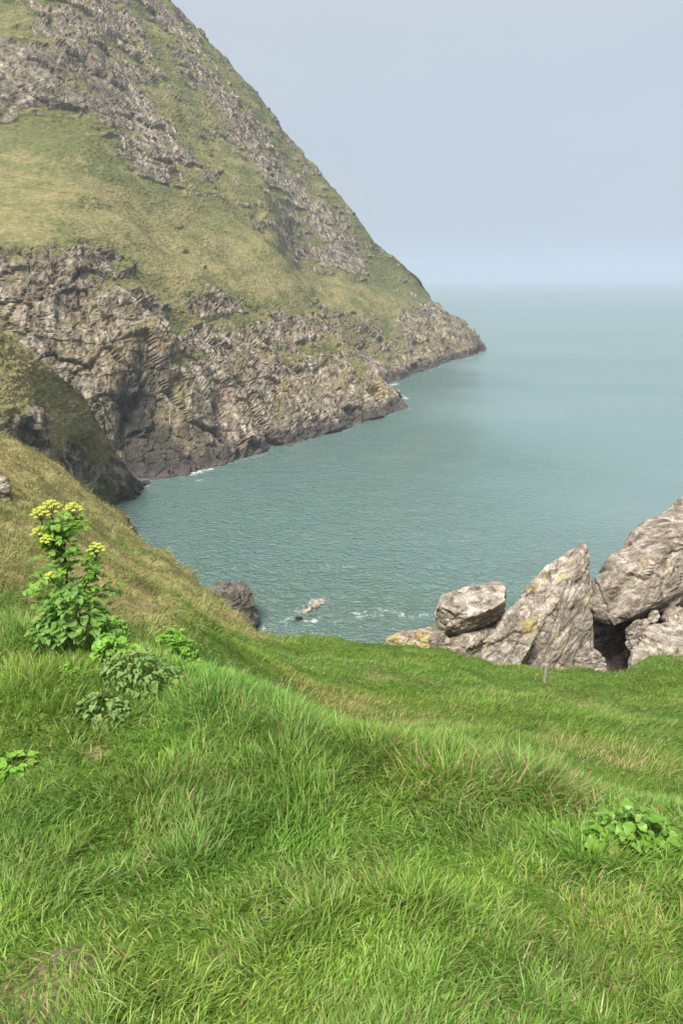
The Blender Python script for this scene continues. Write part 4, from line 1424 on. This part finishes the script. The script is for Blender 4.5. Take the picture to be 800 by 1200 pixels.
def build_haze():
    T = NT('haze_air')
    v = T.n('VolumePrincipled')
    v.inputs['Color'].default_value = (0.54, 0.605, 0.705, 1)
    v.inputs['Density'].default_value = HAZE
    v.inputs['Anisotropy'].default_value = 0.0
    T.link(v.outputs[0], T.out.inputs['Volume'])
    bm = bmesh.new()
    bmesh.ops.create_cube(bm, size=1.0)
    me = bpy.data.meshes.new('haze')
    bm.to_mesh(me)
    bm.free()
    me.materials.append(T.m)
    o = bpy.data.objects.new('haze', me)
    zt = 178.0
    o.scale = (42000, 42000, zt + 6)
    o.location = (0, 0, (zt - 6) / 2)
    COL.objects.link(o)
    tag(o, kind='stuff')


# ------------------------------------------------------------------ light and camera
HAZE = 0.00048
SUN_EL, SUN_AZ = math.radians(54), math.radians(200)      # azimuth from +Y clockwise: behind the camera, to the left
SUN_STRENGTH = 3.8
EXPOSURE = 0.75
SKY_STOPS = [(0.06, (2.55, 2.95, 3.50)), (0.26, (3.55, 3.8, 4.15)), (0.44, (4.5, 4.65, 4.8)), (1.0, (11.0, 11.2, 11.3))]


def build_light():
    w = bpy.data.worlds.new('World')
    SC.world = w
    w.use_nodes = True
    t = w.node_tree
    t.nodes.clear()
    out = t.nodes.new('ShaderNodeOutputWorld')
    bg = t.nodes.new('ShaderNodeBackground')
    sky = t.nodes.new('ShaderNodeTexSky')
    sky.sky_type = 'NISHITA'
    sky.sun_disc = False
    sky.sun_elevation = SUN_EL
    sky.sun_rotation = SUN_AZ
    sky.dust_density = 4.0
    sky.air_density = 1.0
    sky.ozone_density = 1.5
    # thin high overcast: the clear sky veiled by pale cloud, a little uneven
    tc = t.nodes.new('ShaderNodeTexCoord')
    mp = t.nodes.new('ShaderNodeMapping')
    mp.inputs['Scale'].default_value = (1.2, 1.2, 4.0)
    ns = t.nodes.new('ShaderNodeTexNoise')
    ns.inputs['Scale'].default_value = 1.6
    ns.inputs['Detail'].default_value = 4
    # an overcast sky is brightest overhead and bluer towards the horizon
    sx = t.nodes.new('ShaderNodeSeparateXYZ')
    t.links.new(tc.outputs['Generated'], sx.inputs[0])
    ad = t.nodes.new('ShaderNodeMath')
    ad.operation = 'MULTIPLY_ADD'
    ad.inputs[1].default_value = 0.20
    t.links.new(ns.outputs['Fac'], ad.inputs[0])
    t.links.new(sx.outputs['Z'], ad.inputs[2])
    rp = t.nodes.new('ShaderNodeValToRGB')
    for k, (ps, cl) in enumerate(SKY_STOPS):
        if k > 1:
            rp.color_ramp.elements.new(0.5)
        e = rp.color_ramp.elements[k]
        e.position = ps
        e.color = (*cl, 1)
    mx = t.nodes.new('ShaderNodeMixRGB')
    mx.inputs[0].default_value = 0.72
    t.links.new(tc.outputs['Generated'], mp.inputs['Vector'])
    t.links.new(mp.outputs[0], ns.inputs['Vector'])
    t.links.new(ad.outputs[0], rp.inputs[0])
    t.links.new(sky.outputs[0], mx.inputs[1])
    t.links.new(rp.outputs[0], mx.inputs[2])
    t.links.new(mx.outputs[0], bg.inputs['Color'])
    bg.inputs['Strength'].default_value = 0.1
    t.links.new(bg.outputs[0], out.inputs['Surface'])
    l = bpy.data.lights.new('sun', 'SUN')
    l.energy = SUN_STRENGTH
    l.angle = math.radians(15)
    l.color = (1.0, 0.97, 0.925)
    o = bpy.data.objects.new('sun', l)
    COL.objects.link(o)
    d = Vector((math.sin(SUN_AZ) * math.cos(SUN_EL), math.cos(SUN_AZ) * math.cos(SUN_EL), math.sin(SUN_EL)))
    o.rotation_euler = d.to_track_quat('Z', 'Y').to_euler()
    o.location = (0, -20, 80)


def build_camera():
    c = bpy.data.cameras.new('camera')
    c.sensor_fit = 'VERTICAL'
    c.sensor_height = 24.0
    c.lens = F / 1200 * 24.0
    c.clip_start = 0.05
    c.clip_end = 60000
    o = bpy.data.objects.new('camera', c)
    o.location = (0, 0, EYE)
    o.rotation_euler = (math.pi / 2 - PITCH, 0, 0)
    COL.objects.link(o)
    SC.camera = o


def settings():
    SC.render.engine = 'CYCLES'
    cy = SC.cycles
    cy.use_denoising = True
    try:
        cy.denoiser = 'OPENIMAGEDENOISE'
        cy.denoising_input_passes = 'RGB_ALBEDO_NORMAL'
        cy.denoising_prefilter = 'ACCURATE'
    except Exception:
        pass
    cy.max_bounces = 6
    cy.diffuse_bounces = 3
    cy.glossy_bounces = 2
    cy.transmission_bounces = 4
    cy.volume_bounces = 1
    cy.transparent_max_bounces = 6
    cy.sample_clamp_indirect = 6
    vs = SC.view_settings
    vs.view_transform = 'Standard'
    vs.look = 'None'
    vs.exposure = EXPOSURE
    vs.gamma = 1.0
    vs.use_curve_mapping = False


build_camera()
build_light()
settings()
MH = mat_headland()
build_headland(MH)
build_spur(MH)
build_ground(mat_ground())
build_sea(mat_sea())
MB = mat_blades()
build_near_grass(MB)
build_mid_grass(MB)
build_slope_grass(mat_blades('dry_blades', 0.3, 0.7, 0.15))
build_rocks()
build_plants()
build_post()
build_haze()
